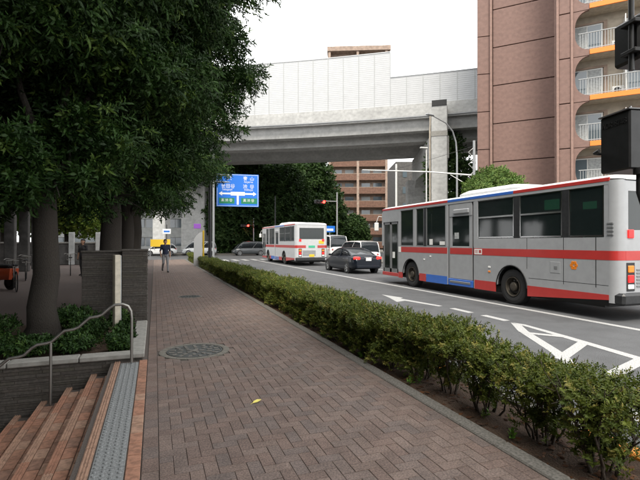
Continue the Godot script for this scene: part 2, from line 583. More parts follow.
	var pts := [Vector3(-.062, .006, 0), Vector3(-.02, .010, .026), Vector3(.02, .016, .024), Vector3(.062, .012, 0), Vector3(.02, .020, -.02), Vector3(-.02, .014, -.024)]
	for i in range(1, 5):
		lf.tri(pts[0], pts[i], pts[i + 1])
	lf.tube([Vector3(-.062, .006, 0), Vector3(-.09, .004, .008)], [.002, .0015], 5)
	var yl := part("fallen_leaf", lf, mat("yellow_leaf", Color(1, 1, 1), .7, 0, "", 1, 0, true), null, Vector3(0.97, 0.0, -4.5))
	yl.rotation.y = 0.5
	tag(yl, "single pale yellow leaf lying on the brick pavement", "leaf")

func manhole(at: Vector3, r: float, label: String, ringed: bool) -> void:
	var t := thing("manhole_cover", label, "manhole cover", at)
	var f := MB.new()
	f.lathe([Vector2(0.505 if ringed else r + .06, -0.02), Vector2(0.505 if ringed else r + .06, 0.001), Vector2(r + 0.012, 0.001), Vector2(r + .012, -.02)], 40, Transform3D.IDENTITY)
	if ringed:
		for i in 20:      # curved paving blocks
			var a0 := TAU * i / 20 + .015
			var a1 := TAU * (i + 1) / 20 - .015
			var bl := MB.new()
			for k in 3:
				var b0 := lerpf(a0, a1, k / 3.0)
				var b1 := lerpf(a0, a1, (k + 1) / 3.0)
				var q := [Vector3(cos(b0) * (r + .02), .004, -sin(b0) * (r + .02)), Vector3(cos(b0) * .495, .004, -sin(b0) * .495), Vector3(cos(b1) * .495, .004, -sin(b1) * .495), Vector3(cos(b1) * (r + .02), .004, -sin(b1) * (r + .02))]
				bl.quad(q[0], q[1], q[2], q[3])
				for m in 4:
					var n := (m + 1) % 4
					bl.quad(q[m] - Vector3(0, .01, 0), q[n] - Vector3(0, .01, 0), q[n], q[m])
			part("ring_block", bl, M.cover_ring, t)
	part("frame", f, M.cover_ring, t)
	var c := MB.new()
	c.lathe([Vector2(r, -.02), Vector2(r, .003), Vector2(r - .025, .004), Vector2(r - .03, -.004), Vector2(0.001, -.004)], 40, Transform3D.IDENTITY)
	part("cover", c, M.iron, t)
	var pt := MB.new()
	for ring in 3:
		var cnt: int = [5, 10, 15][ring]
		for i in cnt:
			var a := TAU * (i + ring * .3) / cnt
			var rr: float = r * [.25, .55, .82][ring]
			pt.box(Vector3(cos(a) * rr, .0, -sin(a) * rr), Vector3(r * .2, .01, r * .11), .003, Basis(Vector3.UP, a))
	pt.lathe([Vector2(r * .13, -.004), Vector2(r * .13, .005), Vector2(0.001, .005)], 20, Transform3D.IDENTITY)
	part("raised_pattern", pt, M.kerb if ringed else M.iron, t)

func stairs() -> void:
	var t := thing("stairs", "terracotta tiled stairs going down beside the pavement", "stairs")
	var nose_d0 := -1.5
	var end := 6.64
	var tm := MB.new()
	tm.lid(Vector3.ZERO, Vector3(.099, .03, .200), .005)
	var tmesh := tm.mesh()
	var nz := MB.new()
	nz.slab(-.0365, .0365, -.03, -.002, -.30, .30)
	for k in 3: nz.slab(-.03 + k * .022, -.018 + k * .022, -.003, .005, -.30, .30, .002)
	var nmesh := nz.mesh()
	for i in 9:
		var x1 := -0.51 - 0.29 * i     # edge of the tread above
		var y := -0.145 * (i + 1)
		var s := MB.new()
		s.slab(x1 - 0.29, x1 - .004 if i else x1 - 0.002, y - 0.4, y - .024, -nose_d0, -end)
		var st := part("step", s, M.joint, t)
		var rs := MB.new()
		rs.slab(x1 - .006, x1 + .012, y - .024, y + .118, -nose_d0, -end)
		part("riser", rs, M["terra3"], st)
		for j in 14:
			part("nosing", nmesh, M["terra%d" % (2 if j % 3 else 0)], st, Vector3(x1 - 0.29 + .0375, y - .002, -(nose_d0 + .3 + j * .605)))
		if i > 6: continue
		for row in 2:
			var j := 0
			var d := nose_d0 + .1 + (0.1 if row else 0.0)
			while d < end - .1:
				var pp := in_view(x1 - .1, d)
				if d > 1.2:
					part("tile", tmesh, M["terra%d" % (rng.randi() % 4)], st, Vector3(x1 - 0.29 + .075 + .053 + row * .107, y + R(-.001, .001), -d))
				d += 0.21; j += 1
	# top landing strip: nosing, tiles, grey tactile plates, tiles
	for j in 14:
		part("nosing", nmesh, M["terra2"], t, Vector3(-.51 + .0375, -.002, -(nose_d0 + .3 + j * .605)))
	var om := MB.new()
	om.lid(Vector3.ZERO, Vector3(.099, .03, .200), .005)
	var omesh := om.mesh()
	var tac := MB.new()
	tac.lid(Vector3.ZERO, Vector3(.222, .03, .296), .003)
	for a in 4:
		for b in 5:
			tac.lathe([Vector2(.016, 0), Vector2(.011, .008), Vector2(.001, .008)], 8, Transform3D(Basis.IDENTITY, Vector3(-.083 + a * .0553, 0, -.118 + b * .059)))
	var tacm := tac.mesh()
	var d := 1.3
	while d < end + .1:
		part("border_tile", omesh, M["terra%d" % [0, 2, 1][rng.randi() % 3]], t, Vector3(-.146, R(-.001, .001), -d))
		d += 0.21
	for j in 18:
		part("tactile_plate", tacm, M.tactile, t, Vector3(-.315, R(-.001, .001), -(1.3 + j * .3)))
	var bs := MB.new()
	bs.slab(-.51, -.0925, -.4, -.025, 1.5, -end)
	part("landing", bs, M.joint, t)
	# lower landing
	var lw := MB.new()
	lw.slab(-12, -.51 - .29 * 9, -1.9, -.145 * 9, 4, -6.7)
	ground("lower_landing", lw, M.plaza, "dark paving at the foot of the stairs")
	# handrail
	var hr := thing("handrail", "bent steel handrail following the stairs down", "handrail", Vector3(0, 0, -6.5))
	var rail := MB.new()
	var pts := []
	for q in [[-.29, .02], [-.29, .60], [-.30, .70], [-.335, .765], [-.40, .795], [-.50, .79], [-.56, .755], [-.645, .675], [-.70, .65], [-.79, .64], [-.84, .60], [-.92, .525], [-.98, .50], [-1.08, .49], [-1.14, .44], [-1.22, .365], [-1.28, .345], [-1.38, .335], [-1.44, .30], [-1.52, .22], [-1.58, .20], [-1.68, .19], [-1.74, .14], [-1.84, .055], [-1.9, .04], [-2.3, -.16]]:
		pts.append(Vector3(q[0], q[1], 0))
	rail.tube(pts, [.019], 10)
	part("rail", rail, M.steel, hr)
	for q in [[-1.232, .36, -.435], [-2.2, -.1, -.87]]:
		var po := MB.new()
		po.tube([Vector3(q[0], q[2], 0), Vector3(q[0], q[1], 0)], [.017], 10)
		part("post", po, M.steel, hr)
	# planter wall beside the stairs, with coping
	var pw := thing("planter_wall", "dark slate planter wall with pale concrete coping beside the stairs", "wall")
	var core := MB.new()
	core.slab(-9, -.16, -1.9, .03, -6.70, -6.86)
	core.slab(-.30, -.16, -.4, .03, -6.86, -9.4)
	part("core", core, M.joint, pw)
	var sl := MB.new()
	slates(sl, Vector3(-9, -1.7, -6.70), Vector3(-.16, .03, -6.70), 0)
	part("slate_courses", sl, M.slate, pw).set_meta("kind", "stuff")
	for i in 11:
		var cp := MB.new()
		cp.slab(-.81 * i - .135 - .80, -.81 * i - .135, .03, .10, -6.645, -6.865, .012)
		part("coping", cp, M.concrete, pw)
	for i in 3:
		var cp := MB.new()
		cp.slab(-.335, -.135, .03, .10, -6.872 - i * .84, -6.872 - i * .84 - .832, .012)
		part("coping", cp, M.concrete, pw)

func slates(m: MB, a: Vector3, b: Vector3, axis: int) -> void:   # thin split slates, proud by uneven amounts, from corner a to corner b; face towards +z (axis 0) or +x (axis 2)
	var y := a.y
	while y < b.y - .01:
		var h := minf(R(.022, .05), b.y - y)
		var p := a[axis]
		var e := b[axis]
		var sg := signf(e - p)
		var done := 0.0
		var tot := absf(e - p)
		while done < tot - .01:
			var w := minf(R(.18, .5), tot - done)
			var k := R(.75, 1.2)
			m.col = Color(k, k * R(.96, 1.02), k * R(.92, 1.02))
			var o := R(.004, .016)
			if axis == 0: m.slab(p + sg * done + .002, p + sg * (done + w) - .002, y + .003, y + h - .001, a.z - .02, a.z + o, .003)
			else: m.slab(a.x - .02, a.x + o, y + .003, y + h - .001, p + sg * done, p + sg * (done + w) - .002 * sg, .003)
			done += w
		y += h

# ---------- viaduct ----------
var vp := []      # [point, back direction] along the front edge of the deck, every 1.65 m, from right to left

func viaduct_path() -> void:
	var c := 0.9388
	var s := 0.3443
	for dir in [-1, 1]:
		var p := Vector3(26.76, 0, -38.11)
		var n: int = 22 if dir < 0 else 46
		var got := []
		for k in n:
			var u: float = dir * k * 1.65
			var f := deg_to_rad(clampf(17.0 - 0.38 * u, 0, 26))
			var h := Vector3(-c * cos(f) + s * sin(f), 0, -(c * sin(f) + s * cos(f)))
			var b := Vector3(c * sin(f) + s * cos(f), 0, -(c * cos(f) - s * sin(f)))
			got.append([p, b, h])
			p += h * 1.65 * dir
		if dir < 0:
			got.reverse(); got.pop_back()
		vp.append_array(got)

func sweep(m: MB, prof: Array, i0: int, i1: int, step := 1) -> void:
	var rings := []
	var i := i0
	while i <= i1:
		var ring := []
		for q in prof: ring.append(vp[i][0] + vp[i][1] * q[0] + Vector3(0, q[1], 0))
		rings.append(ring)
		i += step
	m.loft(rings, true, false)

func viaduct() -> void:
	viaduct_path()
	var last := vp.size() - 1
	var t := thing("viaduct", "pale concrete road viaduct with white noise barriers crossing the street", "viaduct")
	# profile order: seen from the left end, counter-clockwise (w grows to the back)
	var dk := MB.new()
	sweep(dk, [[-.02, 14.15], [-.02, 14.45], [15.4, 14.45], [15.4, 14.15]], 0, last)
	part("deck", dk, M.viaduct, t)
	var i := 0
	while i < last:
		var e: int = min(i + 4, last)
		var m := MB.new()
		sweep(m, [[-.10, 14.40], [-.10, 15.62], [.25, 15.62], [.25, 14.40]], i, e)
		part("parapet", m, M.viaduct, t)
		i = e
	for g in [[.45, 2.0, 13.05], [2.3, 4.6, 12.35], [8.6, 11.6, 12.2], [13.0, 15.0, 13.0]]:
		var m := MB.new()
		sweep(m, [[g[0] + .25, g[2]], [g[0], 14.15], [g[1], 14.15], [g[1] - .25, g[2]]], 0, last)
		part("girder", m, M.viaduct, t)
	# thin grey strip put in for the dark shadow gap under the parapet
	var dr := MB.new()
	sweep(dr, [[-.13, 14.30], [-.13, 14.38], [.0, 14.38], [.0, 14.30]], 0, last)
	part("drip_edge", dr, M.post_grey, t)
	# noise barrier: posts, ribbed panels, cap
	var hi0 := 24
	for k in last:
		var a: Vector3 = vp[k][0]
		var b: Vector3 = vp[k + 1][0]
		var top := 21.2 if k >= hi0 else 18.55
		var back: Vector3 = (vp[k][1] + vp[k + 1][1]).normalized()
		var pan := MB.new()
		var y := 15.64
		var da := (b - a).normalized() * .035
		while y < top - .02:
			var y2 := minf(y + .2, top)
			pan.quad(b - da + back * .0 + Vector3(0, y, 0), a + da + Vector3(0, y, 0), a + da + back * .008 + Vector3(0, y2 - .03, 0), b - da + back * .008 + Vector3(0, y2 - .03, 0))
			pan.quad(b - da + back * .008 + Vector3(0, y2 - .03, 0), a + da + back * .008 + Vector3(0, y2 - .03, 0), a + da + Vector3(0, y2, 0), b - da + Vector3(0, y2, 0))
			y = y2
		pan.quad(a + da + back * .12 + Vector3(0, 15.64, 0), b - da + back * .12 + Vector3(0, 15.64, 0), b - da + back * .12 + Vector3(0, top, 0), a + da + back * .12 + Vector3(0, top, 0))
		part("barrier_panel", pan, M.barrier, t)
		var po := MB.new()
		po.box(a + back * .06 + Vector3(0, (15.62 + top) / 2, 0), Vector3(.07, top - 15.62, .16), 0, Basis(Vector3.UP, atan2(back.x, back.z)))
		part("barrier_post", po, M.rail_grey, t)
		var cp := MB.new()
		cp.beam(a + back * .06 + Vector3(0, top + .05, 0), b + back * .06 + Vector3(0, top + .05, 0), .2, .1)
		part("barrier_cap", cp, M.post_grey if k < hi0 else M.barrier, t)
	# lighting mast on the deck at the right
	var ms := MB.new()
	var mp: Vector3 = vp[18][0] + vp[18][1] * .5
	ms.tube([mp + Vector3(0, 14.4, 0), mp + Vector3(0, 27, 0)], [.09, .06], 8)
	part("mast", ms, M.post_grey, t)
	# piers
	for q in [[21, 0], [40, 1], [57, 1], [6, 1]]:
		var p: Vector3 = vp[q[0]][0]
		var b: Vector3 = vp[q[0]][1]
		var h: Vector3 = vp[q[0]][2]
		var yaw := atan2(-b.x, -b.z)
		var pr := thing("viaduct_pier", "", "pier", p, yaw, "piers carrying the viaduct")
		var x0 := 0.0
		var cw := 1.5
		var label := "tall pale concrete pier with drainpipe rising in front of the viaduct deck"
		if q[1] == 1: label = ("concrete pier standing under the viaduct behind the yellow banner" if q[0] > 50 else "concrete pier standing under the viaduct behind the blue sign") if q[0] > 30 else "concrete pier standing under the viaduct behind the tiled building"
		pr.set_meta("label", label)
		var c1 := MB.new()
		c1.box(Vector3(x0, 7.3, .95 if q[1] == 0 else -1.5), Vector3(cw, 15.2 if q[1] == 0 else 12.0, 1.5), .06)
		part("column", c1, M.viaduct, pr)
		var c2 := MB.new()
		var sk := Basis(Vector3.UP, deg_to_rad(13.0) if q[1] == 0 else 0.0)
		c2.box(sk * Vector3(x0 - .1, 4.6, -12.6), Vector3(3.4, 9.6, 2.0), .1, sk)
		part("column", c2, M.viaduct, pr)
		var cap := MB.new()
		var poly := PackedVector2Array([Vector2(.2, 12.2), Vector2(.2, 10.0), Vector2(-1.2, 9.2), Vector2(-10.0, 9.2), Vector2(-11.2, 8.4), Vector2(-11.6, 7.4), Vector2(-13.6, 7.4), Vector2(-13.6, 12.2)])
		cap.prism(poly, 1.8, Transform3D(sk * Basis(Vector3(0, 0, 1), Vector3(0, 1, 0), Vector3(-1, 0, 0)), sk * Vector3(x0 + .85, 0, 0)))
		part("crossbeam", cap, M.viaduct, pr)
		if q[1] == 0:
			var gr := MB.new()
			for k in 7: gr.box(Vector3(-.6 + k * .2, 15.05, 1.78), Vector3(.05, .5, .06))
			gr.box(Vector3(0, 15.05, 1.74), Vector3(1.4, .55, .04))
			part("grille", gr, M.black, pr)
			for k in 2:
				var dp := MB.new()
				dp.tube([Vector3(-.9, .0, 1.2 - k * .5), Vector3(-.9, 12.6, 1.2 - k * .5), Vector3(-.9, 13.4, .6 - k * .5), Vector3(-.9, 14.2, .5 - k * .5)], [.09], 8)
				part("drainpipe", dp, M.beige if k == 0 else M.rail_white, pr)
			var bd := MB.new()
			bd.box(Vector3(0, 12.1, 1.72), Vector3(1.52, .5, .04))
			part("stencilled_band", bd, M.concrete, pr)

# ---------- tiled apartment building on the right ----------
func tile_building() -> void:
	var t := thing("apartment_building", "tall building clad in reddish brown tiles with orange edged balconies", "building", Vector3(23.98, 0, -27.42), deg_to_rad(-48.0))
	var top := 32.0
	var core := MB.new()
	core.slab(-1.0, 4.2, 0, top, -.15, -12)
	core.slab(4.3, 16, 0, top, 2.0, -12)
	part("core", core, M.dark_room, t)
	# main wall panels, one to a storey
	var joints := []
	var y := 16.3
	while y > 0: y -= 2.88
	y += 2.88
	joints.append(0.0)
	while y < top:
		joints.append(y); y += 2.88
	joints.append(top)
	for i in joints.size() - 1:
		var m := MB.new()
		m.slab(.02, 4.2, joints[i] + .03, joints[i + 1] - .03, -.15, 0, .015)
		part("wall_panel", m, M.tile_wall, t)
		var s := MB.new()
		var off := 1.0
		s.box(Vector3(-.62, (joints[i] + joints[i + 1]) / 2 + off, -.14), Vector3(1.02, joints[i + 1] - joints[i] - .05, .3), .015, Basis(Vector3.UP, deg_to_rad(14)))
		part("wall_panel", s, M.tile_wall, t)
	for q in [[-.10, .06], [4.24, .0]]:
		var r := MB.new()
		r.slab(q[0] - .09, q[0] + .08, 0, top, -.2, .12 + q[1], .03)
		part("wall_rib", r, M.tile_rib, t)
	# projecting block with balconies: front plane at z = 3.39
	var f := 3.39
	var sw := MB.new()
	sw.slab(4.30, 4.36, 0, top, 0, f - .2)
	part("side_wall", sw, M.tile_wall, t)
	for q in [4.34, 5.14]:
		var r := MB.new()
		r.slab(q - .08, q + .08, 0, top, f - .35, f + .08, .03)
		part("wall_rib", r, M.tile_rib, t)
	var fl := []
	for k in range(-4, 7): fl.append(13.7 + 2.88 * k)
	for k in fl.size():
		var y0: float = fl[k]
		if y0 < .5: continue
		var m := MB.new()
		m.slab(4.43, 5.05, y0 - .32, y0 + 2.5, f - .3, f, .012)
		part("wall_panel", m, M.tile_wall, t)
		# end wall with a scooped edge
		var poly := PackedVector2Array([Vector2(5.23, y0 - .34), Vector2(6.1, y0 - .34), Vector2(6.1, y0 - .02)])
		for a in 7:
			var an := deg_to_rad(90.0 * a / 6.0)
			poly.push_back(Vector2(6.1 - .78 * sin(an), y0 + .02 + .95 * (1.0 - cos(an))))
		for a in 7:
			var an := deg_to_rad(90.0 * a / 6.0)
			poly.push_back(Vector2(5.32 + .78 * (1.0 - cos(an)), y0 + 1.55 + .95 * sin(an)))
		poly.push_back(Vector2(5.23, y0 + 2.5))
		var ew := MB.new()
		ew.prism(poly, .22, Transform3D(Basis.IDENTITY, Vector3(0, 0, f - .24)))
		part("scooped_end_wall", ew, M.tile_wall, t)
		var slab := MB.new()
		slab.slab(5.2, 16, y0 - .30, y0 - .02, 1.9, f - .06)
		part("balcony_slab", slab, M.beige, t)
		var fa := MB.new()
		fa.slab(6.12, 15.9, y0 - .31, y0 + .0, f - .06, f + .03, .01)
		part("balcony_edge", fa, M.balcony_orange, t)
		var wl := MB.new()
		wl.slab(5.2, 16, y0 - .02, y0 + 2.58, 2.0, 2.12)
		part("back_wall", wl, M.beige, t)
		# windows
		for wx in [5.95, 8.9, 12.2]:
			var w := MB.new()
			w.slab(wx - .75, wx + .95, y0 + .02, y0 + 2.0, 2.13, 2.2, .01)
			var wd := part("window", w, M.rail_white, t)
			for s in 2:
				var pn := MB.new()
				pn.slab(wx - .68 + s * .80, wx + .06 + s * .80, y0 + .1, y0 + 1.92, 2.19, 2.215)
				part("pane", pn, M.window_glass if (k + s) % 2 else M.pale_curtain, wd)
			var tr := MB.new()
			tr.slab(wx - .86, wx + 1.2, y0 + 2.02, y0 + 2.14, 2.13, 2.23)
			tr.slab(wx + 1.0, wx + 1.2, y0 + .0, y0 + 2.02, 2.13, 2.23)
			part("window_surround", tr, M.far_beige, wd)
		for ax in [7.35, 10.4]:
			var ac := MB.new()
			ac.slab(ax, ax + .75, y0, y0 + .55, 2.4, 2.7, .03)
			var acp := part("air_conditioner", ac, M.rail_white, t)
			var fan := MB.new()
			fan.lathe([Vector2(.2, 0), Vector2(.2, .02), Vector2(.001, .02)], 16, Transform3D(Basis(Vector3.RIGHT, PI / 2), Vector3(ax + .28, y0 + .28, 2.7)))
			part("fan_grille", fan, M.black, acp)
		# railing
		var rl := MB.new()
		rl.slab(5.5, 15.9, y0 + 1.06, y0 + 1.11, f - .12, f - .05, .01)
		rl.slab(5.6, 15.9, y0 + .08, y0 + .12, f - .11, f - .06)
		part("handrail", rl, M.rail_grey, t)
		var x := 5.6
		while x < 10.2:
			var b := MB.new()
			b.slab(x - .012, x + .012, y0 + .02, y0 + 1.06, f - .10, f - .07)
			part("baluster", b, M.rail_grey, t)
			x += .15
		for px in [8.0, 11.3]:
			var pt := MB.new()
			pt.slab(px, px + .05, y0, y0 + 1.9, 2.13, f - .2)
			part("partition", pt, M.rail_white, t)

# ---------- other buildings ----------
func far_buildings() -> void:
	var yaw := -atan(165.0 / 450.0)
	# brown block seen under and over the viaduct
	var b := thing("apartment_building", "distant brown balcony block seen under and above the viaduct", "building", Vector3(40.2, 0, -86.4), yaw - .06)
	var core := MB.new()
	core.slab(-6.0, 6.0, 0, 42.0, -1.4, -14)
	part("core", core, M.far_beige, b)
	for k in 14:
		var y0 := 0.55 + k * 2.88
		var rec := MB.new()
		rec.slab(-5.9, 5.9, y0, y0 + 2.6, -1.4, -1.33)
		part("back_wall", rec, M.far_beige, b)
		for s in [-1, 1]:
			var pp := MB.new()
			pp.slab(.25 if s > 0 else -5.75, 5.75 if s > 0 else -.25, y0 - .25, y0 + 1.05, -.12, 0.02)
			part("balcony_front", pp, M.far_brick, b)
			var cap := MB.new()
			cap.slab(.25 if s > 0 else -5.75, 5.75 if s > 0 else -.25, y0 + 1.05, y0 + 1.15, -.14, 0.05)
			part("balcony_cap", cap, M.far_beige, b)
			for w in 2:
				var wn := MB.new()
				var wx: float = (.8 if s > 0 else -5.2) + w * 2.5
				wn.slab(wx, wx + 1.8, y0 + .1, y0 + 2.1, -1.32, -1.28)
				part("window", wn, M.window_glass if (k + w) % 3 else M.pale_curtain, b)
		var sl := MB.new()
		sl.slab(-6, 6, y0 - .28, y0 - .05, -1.4, -.06)
		part("floor_slab", sl, M.far_beige, b)
	for x in [-6.0, 0.0, 6.0]:
		var c := MB.new()
		c.slab(x - .25, x + .25, 0, 42, -1.4, .08)
		part("column", c, M.far_beige, b)
	var rf := MB.new()
	rf.slab(-6.5, 6.9, 42.0, 43.0, -14.2, .3, .05)
	part("roof", rf, M.far_beige, b)
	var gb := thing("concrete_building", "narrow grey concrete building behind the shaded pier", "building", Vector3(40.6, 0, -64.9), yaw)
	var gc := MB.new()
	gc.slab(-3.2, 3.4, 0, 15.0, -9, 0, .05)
	part("wall", gc, M.office, gb)  # darker wall colour stands in for the shade on this concrete
	for k in 5:
		for x in [-2.0, .4, 2.0]:
			var w := MB.new()
			w.slab(x, x + .7, 1.6 + k * 2.7, 2.7 + k * 2.7, .0, .05)
			part("window", w, M.window_glass, gb)
	# white office at the end of the pavement
	var o := thing("office_building", "white office building with dark window bands at the end of the pavement", "building", Vector3(-3.0, 0, -76.5), -.3)
	var oc := MB.new()
	oc.slab(-14, 14, 0, 15.0, -.3, -12)
	part("core", oc, M.plaster, o)
	for k in 5:
		var y0 := 1.0 + k * 2.9
		var sp := MB.new()
		sp.slab(-14, 14, y0 + 1.35, y0 + 2.85, -.3, .05, .02)
		part("wall_band", sp, M.plaster, o)
		for i in 9:
			var w := MB.new()
			w.slab(-13.8 + i * 3.1, -11.0 + i * 3.1, y0, y0 + 1.3, -.28, -.2)
			var wn := part("window", w, M.window_glass, o)
			var fr := MB.new()
			fr.slab(-12.43 + i * 3.1, -12.37 + i * 3.1, y0, y0 + 1.3, -.2, -.15)
			part("frame", fr, M.post_grey, wn)
	var or2 := MB.new()
	or2.slab(-14.2, 14.2, 15.5, 16.1, .2, -12.2, .04)
	part("roof", or2, M.plaster, o)
	# dark office with an arcade on the left, under the trees
	var a := thing("arcade_building", "dark office building with a pillared arcade behind the plaza", "building", Vector3(-6.5, 0, -20))
	var ab := MB.new()
	ab.slab(-16, 0, 3.6, 19, 44, -13)
	ab.slab(-16, -5, -1.3, 3.6, 44, -8)
	part("core", ab, M.office, a)
	for i in 12:
		var z := 17.0 - i * 2.6
		var c := MB.new()
		c.slab(-.5, -.05, 0, 3.6, z - .22, z + .22, .03)
		part("pillar", c, M.office, a)
	for k in 4:
		for i in 9:
			var w := MB.new()
			w.slab(0.0, .06, 5.0 + k * 3.5, 6.9 + k * 3.5, 14.5 - i * 2.9, 16.6 - i * 2.9)
			part("window", w, M.window_glass, a)
	var sa := MB.new()
	sa.slab(-.2, .12, 3.6, 4.1, 20, -13.1, .02)
	part("cornice", sa, M.office, a)
	# low grey wall with fence at the far end of the plaza
	var lw := thing("garden_wall", "low grey wall with a pale gatepost at the far end of the plaza", "wall", Vector3(-6.0, 0, -36))
	var g := MB.new()
	g.slab(-6, 4.6, 0, 1.5, 0, -.3, .03)
	part("wall", g, M.office, lw)
	var g2 := MB.new()
	g2.slab(-6, 4.6, 1.5, 1.62, .05, -.35, .02)
	part("coping", g2, M.concrete, lw)
	for x in [.3, 2.0]:
		var gp := MB.new()
		gp.slab(x, x + .35, 0, 2.3, .25, -.1, .03)
		part("gatepost", gp, M.plaster, lw)

# ---------- plants ----------
func spray(count: int, len: float, leaf: float, wide: float, sd: int, flat := 0.35) -> ArrayMesh:
	var r := RandomNumberGenerator.new()
	r.seed = sd
	var m := MB.new()
	for i in count:
		var f := float(i) / count
		var base := Vector3(r.randf_range(-.02, .02) * len, len * (0.1 + 0.9 * f), r.randf_range(-.02, .02) * len)
		var a := i * 2.4 + r.randf_range(-.4, .4)
		var out := Vector3(cos(a), 0.25 + 0.9 * f + r.randf_range(-.3, .2), sin(a) * flat * 2.0).normalized()
		var side := out.cross(Vector3(r.randf_range(-.4, .4), 1, r.randf_range(-.4, .4))).normalized()
		var up := side.cross(out)
		var l := leaf * r.randf_range(.7, 1.15)
		var w := wide * r.randf_range(.8, 1.15)
		var k := r.randf_range(.75, 1.25)
		m.col = Color(k * r.randf_range(.9, 1.15), k, k * r.randf_range(.8, 1.1))
		var p0 := base
		var p1 := base + out * l * .35 + up * .06 * l
		var p2 := base + out * l * .7 + up * .02 * l
		var tip := base + out * l - up * .16 * l
		var v := up * w * .35
		for s in [-1.0, 1.0]:
			var q1: Vector3 = base + out * l * .32 + side * s * w + v
			var q2: Vector3 = base + out * l * .68 + side * s * w * .8 + v
			if s < 0:
				m.tri(p0, p1, q1); m.tri(q1, p1, p2); m.tri(q1, p2, q2); m.tri(q2, p2, tip)
			else:
				m.tri(p0, q1, p1); m.tri(q1, p2, p1); m.tri(q1, q2, p2); m.tri(q2, tip, p2)
	return m.mesh()

func scatter(blobs: Array, count: int, mesh: Mesh, m: Material, tint: Array, droop: float, sd: int, size := [0.8, 1.25], shell := 0.45, rough := 0.35) -> MultiMeshInstance3D:
	var r := RandomNumberGenerator.new()
	r.seed = sd
	var nz := FastNoiseLite.new()
	nz.seed = sd; nz.frequency = 0.55
	var total := 0.0
	for b in blobs: total += pow(b[1].x * b[1].y * b[1].z, .667)
	var tf := []
	var cl := []
	for b in blobs:
		var c: Vector3 = b[0]
		var s: Vector3 = b[1]
		var k := int(count * pow(s.x * s.y * s.z, .667) / total)
		for i in k:
			var d := Vector3(r.randfn(), r.randfn(), r.randfn()).normalized()
			var rad := 1.0 - shell * pow(r.randf(), 1.6)
			rad *= 1.0 + rough * nz.get_noise_3dv((c + d * s) * (2.2 / maxf(.4, s.x)))
			var p := c + d * s * rad
			var dir := (d * .9 + Vector3(r.randf_range(-.7, .7), r.randf_range(-.5, .5) - droop, r.randf_range(-.7, .7))).normalized()
			var x := dir.cross(Vector3(r.randf_range(-.3, .3), 1, r.randf_range(-.3, .3)))
			if x.length() < .1: x = Vector3.RIGHT
			x = x.normalized()
			var sc := r.randf_range(size[0], size[1])
			tf.append(Transform3D(Basis(x, dir, x.cross(dir)) * sc, p - dir * .1 * sc))
			var tc: Color = tint[0].lerp(tint[1], r.randf())
			if tint.size() > 2 and r.randf() < .12: tc = tint[2]
			cl.append(tc)
	var mm := MultiMesh.new()
	mm.transform_format = MultiMesh.TRANSFORM_3D
	mm.use_colors = true
	mm.mesh = mesh
	mm.instance_count = tf.size()
	for i in tf.size():
		mm.set_instance_transform(i, tf[i]); mm.set_instance_color(i, cl[i])
	var o := MultiMeshInstance3D.new()
	o.multimesh = mm
	o.material_override = m
	return o

func limb(m: MB, a: Vector3, b: Vector3, r0: float, r1: float, sag := 0.0, n := 6) -> void:
	var pts := []
	var rad := []
	for i in n + 1:
		var f := float(i) / n
		var p := a.lerp(b, f) + Vector3(R(-1, 1), R(-.6, .6), R(-1, 1)) * r0 * .7 * (1.0 if i > 0 and i < n else 0.0)
		p.y += sag * sin(f * PI)
		pts.append(p); rad.append(lerpf(r0, r1, f))
	m.tube(pts, rad, 8, false)

func clumps(blobs: Array, sd: int) -> Array:      # a crown of many smaller flattened clumps with dark gaps between them
	var r := RandomNumberGenerator.new()
	r.seed = sd
	var out := []
	for b in blobs:
		var s: Vector3 = b[1]
		var n := clampi(int(s.x * s.z * 4.0), 5, 22)
		for i in n:
			var d := Vector3(r.randfn(), r.randfn() * .9, r.randfn()).normalized()
			var k := r.randf_range(.30, .50)
			out.append([b[0] + d * s * r.randf_range(.55, .92), Vector3(s.x * k, minf(s.y, s.x) * k * .75, s.z * k)])
	return out

func tree(called: String, label: String, at: Vector3, trunk_h: float, trunk_r: float, blobs: Array, count: int, mesh: Mesh, m: Material, tint: Array, droop: float, sd: int, group := "", size := [0.8, 1.25], shell := .45) -> Node3D:
	var t := thing(called, label, "tree", at, 0, group)
	var tr := MB.new()
	var pts := []
	var rad := []
	var f := [1.6, 1.18, 1.02, .96, .9, .85, .8]
	for i in 7:
		var h: float = [-.15, .18, .6, 1.3, 2.0, 2.7, 3.4][i] / 3.4 * trunk_h
		pts.append(Vector3(R(-.05, .05) * trunk_r * 4, h, R(-.05, .05) * trunk_r * 4)); rad.append(trunk_r * f[i])
	tr.tube(pts, rad, 12, false)
	var top: Vector3 = pts[-1]
	for b in blobs:
		var start := top.lerp(pts[4], rng.randf() * .7)
		var e: Vector3 = b[0]
		limb(tr, start, e, trunk_r * R(.32, .5), trunk_r * .10, .2)
		for k in 4:
			var s: Vector3 = b[1]
			var q := e + Vector3(R(-.7, .7) * s.x, R(-.6, .7) * s.y, R(-.7, .7) * s.z)
			limb(tr, start.lerp(e, R(.55, .95)), q, trunk_r * .13, trunk_r * .03, .1, 4)
	part("trunk", tr, M.bark, t)
	var o := scatter(clumps(blobs, sd) if called == "street_tree" else blobs, count, mesh, m, tint, droop, sd, size, .8 if called == "street_tree" else shell)
	o.name = "crown"
	o.set_meta("kind", "stuff")
	t.add_child(o, true)
	return t

func V(x: float, y: float, z: float) -> Vector3: return Vector3(x, y, z)

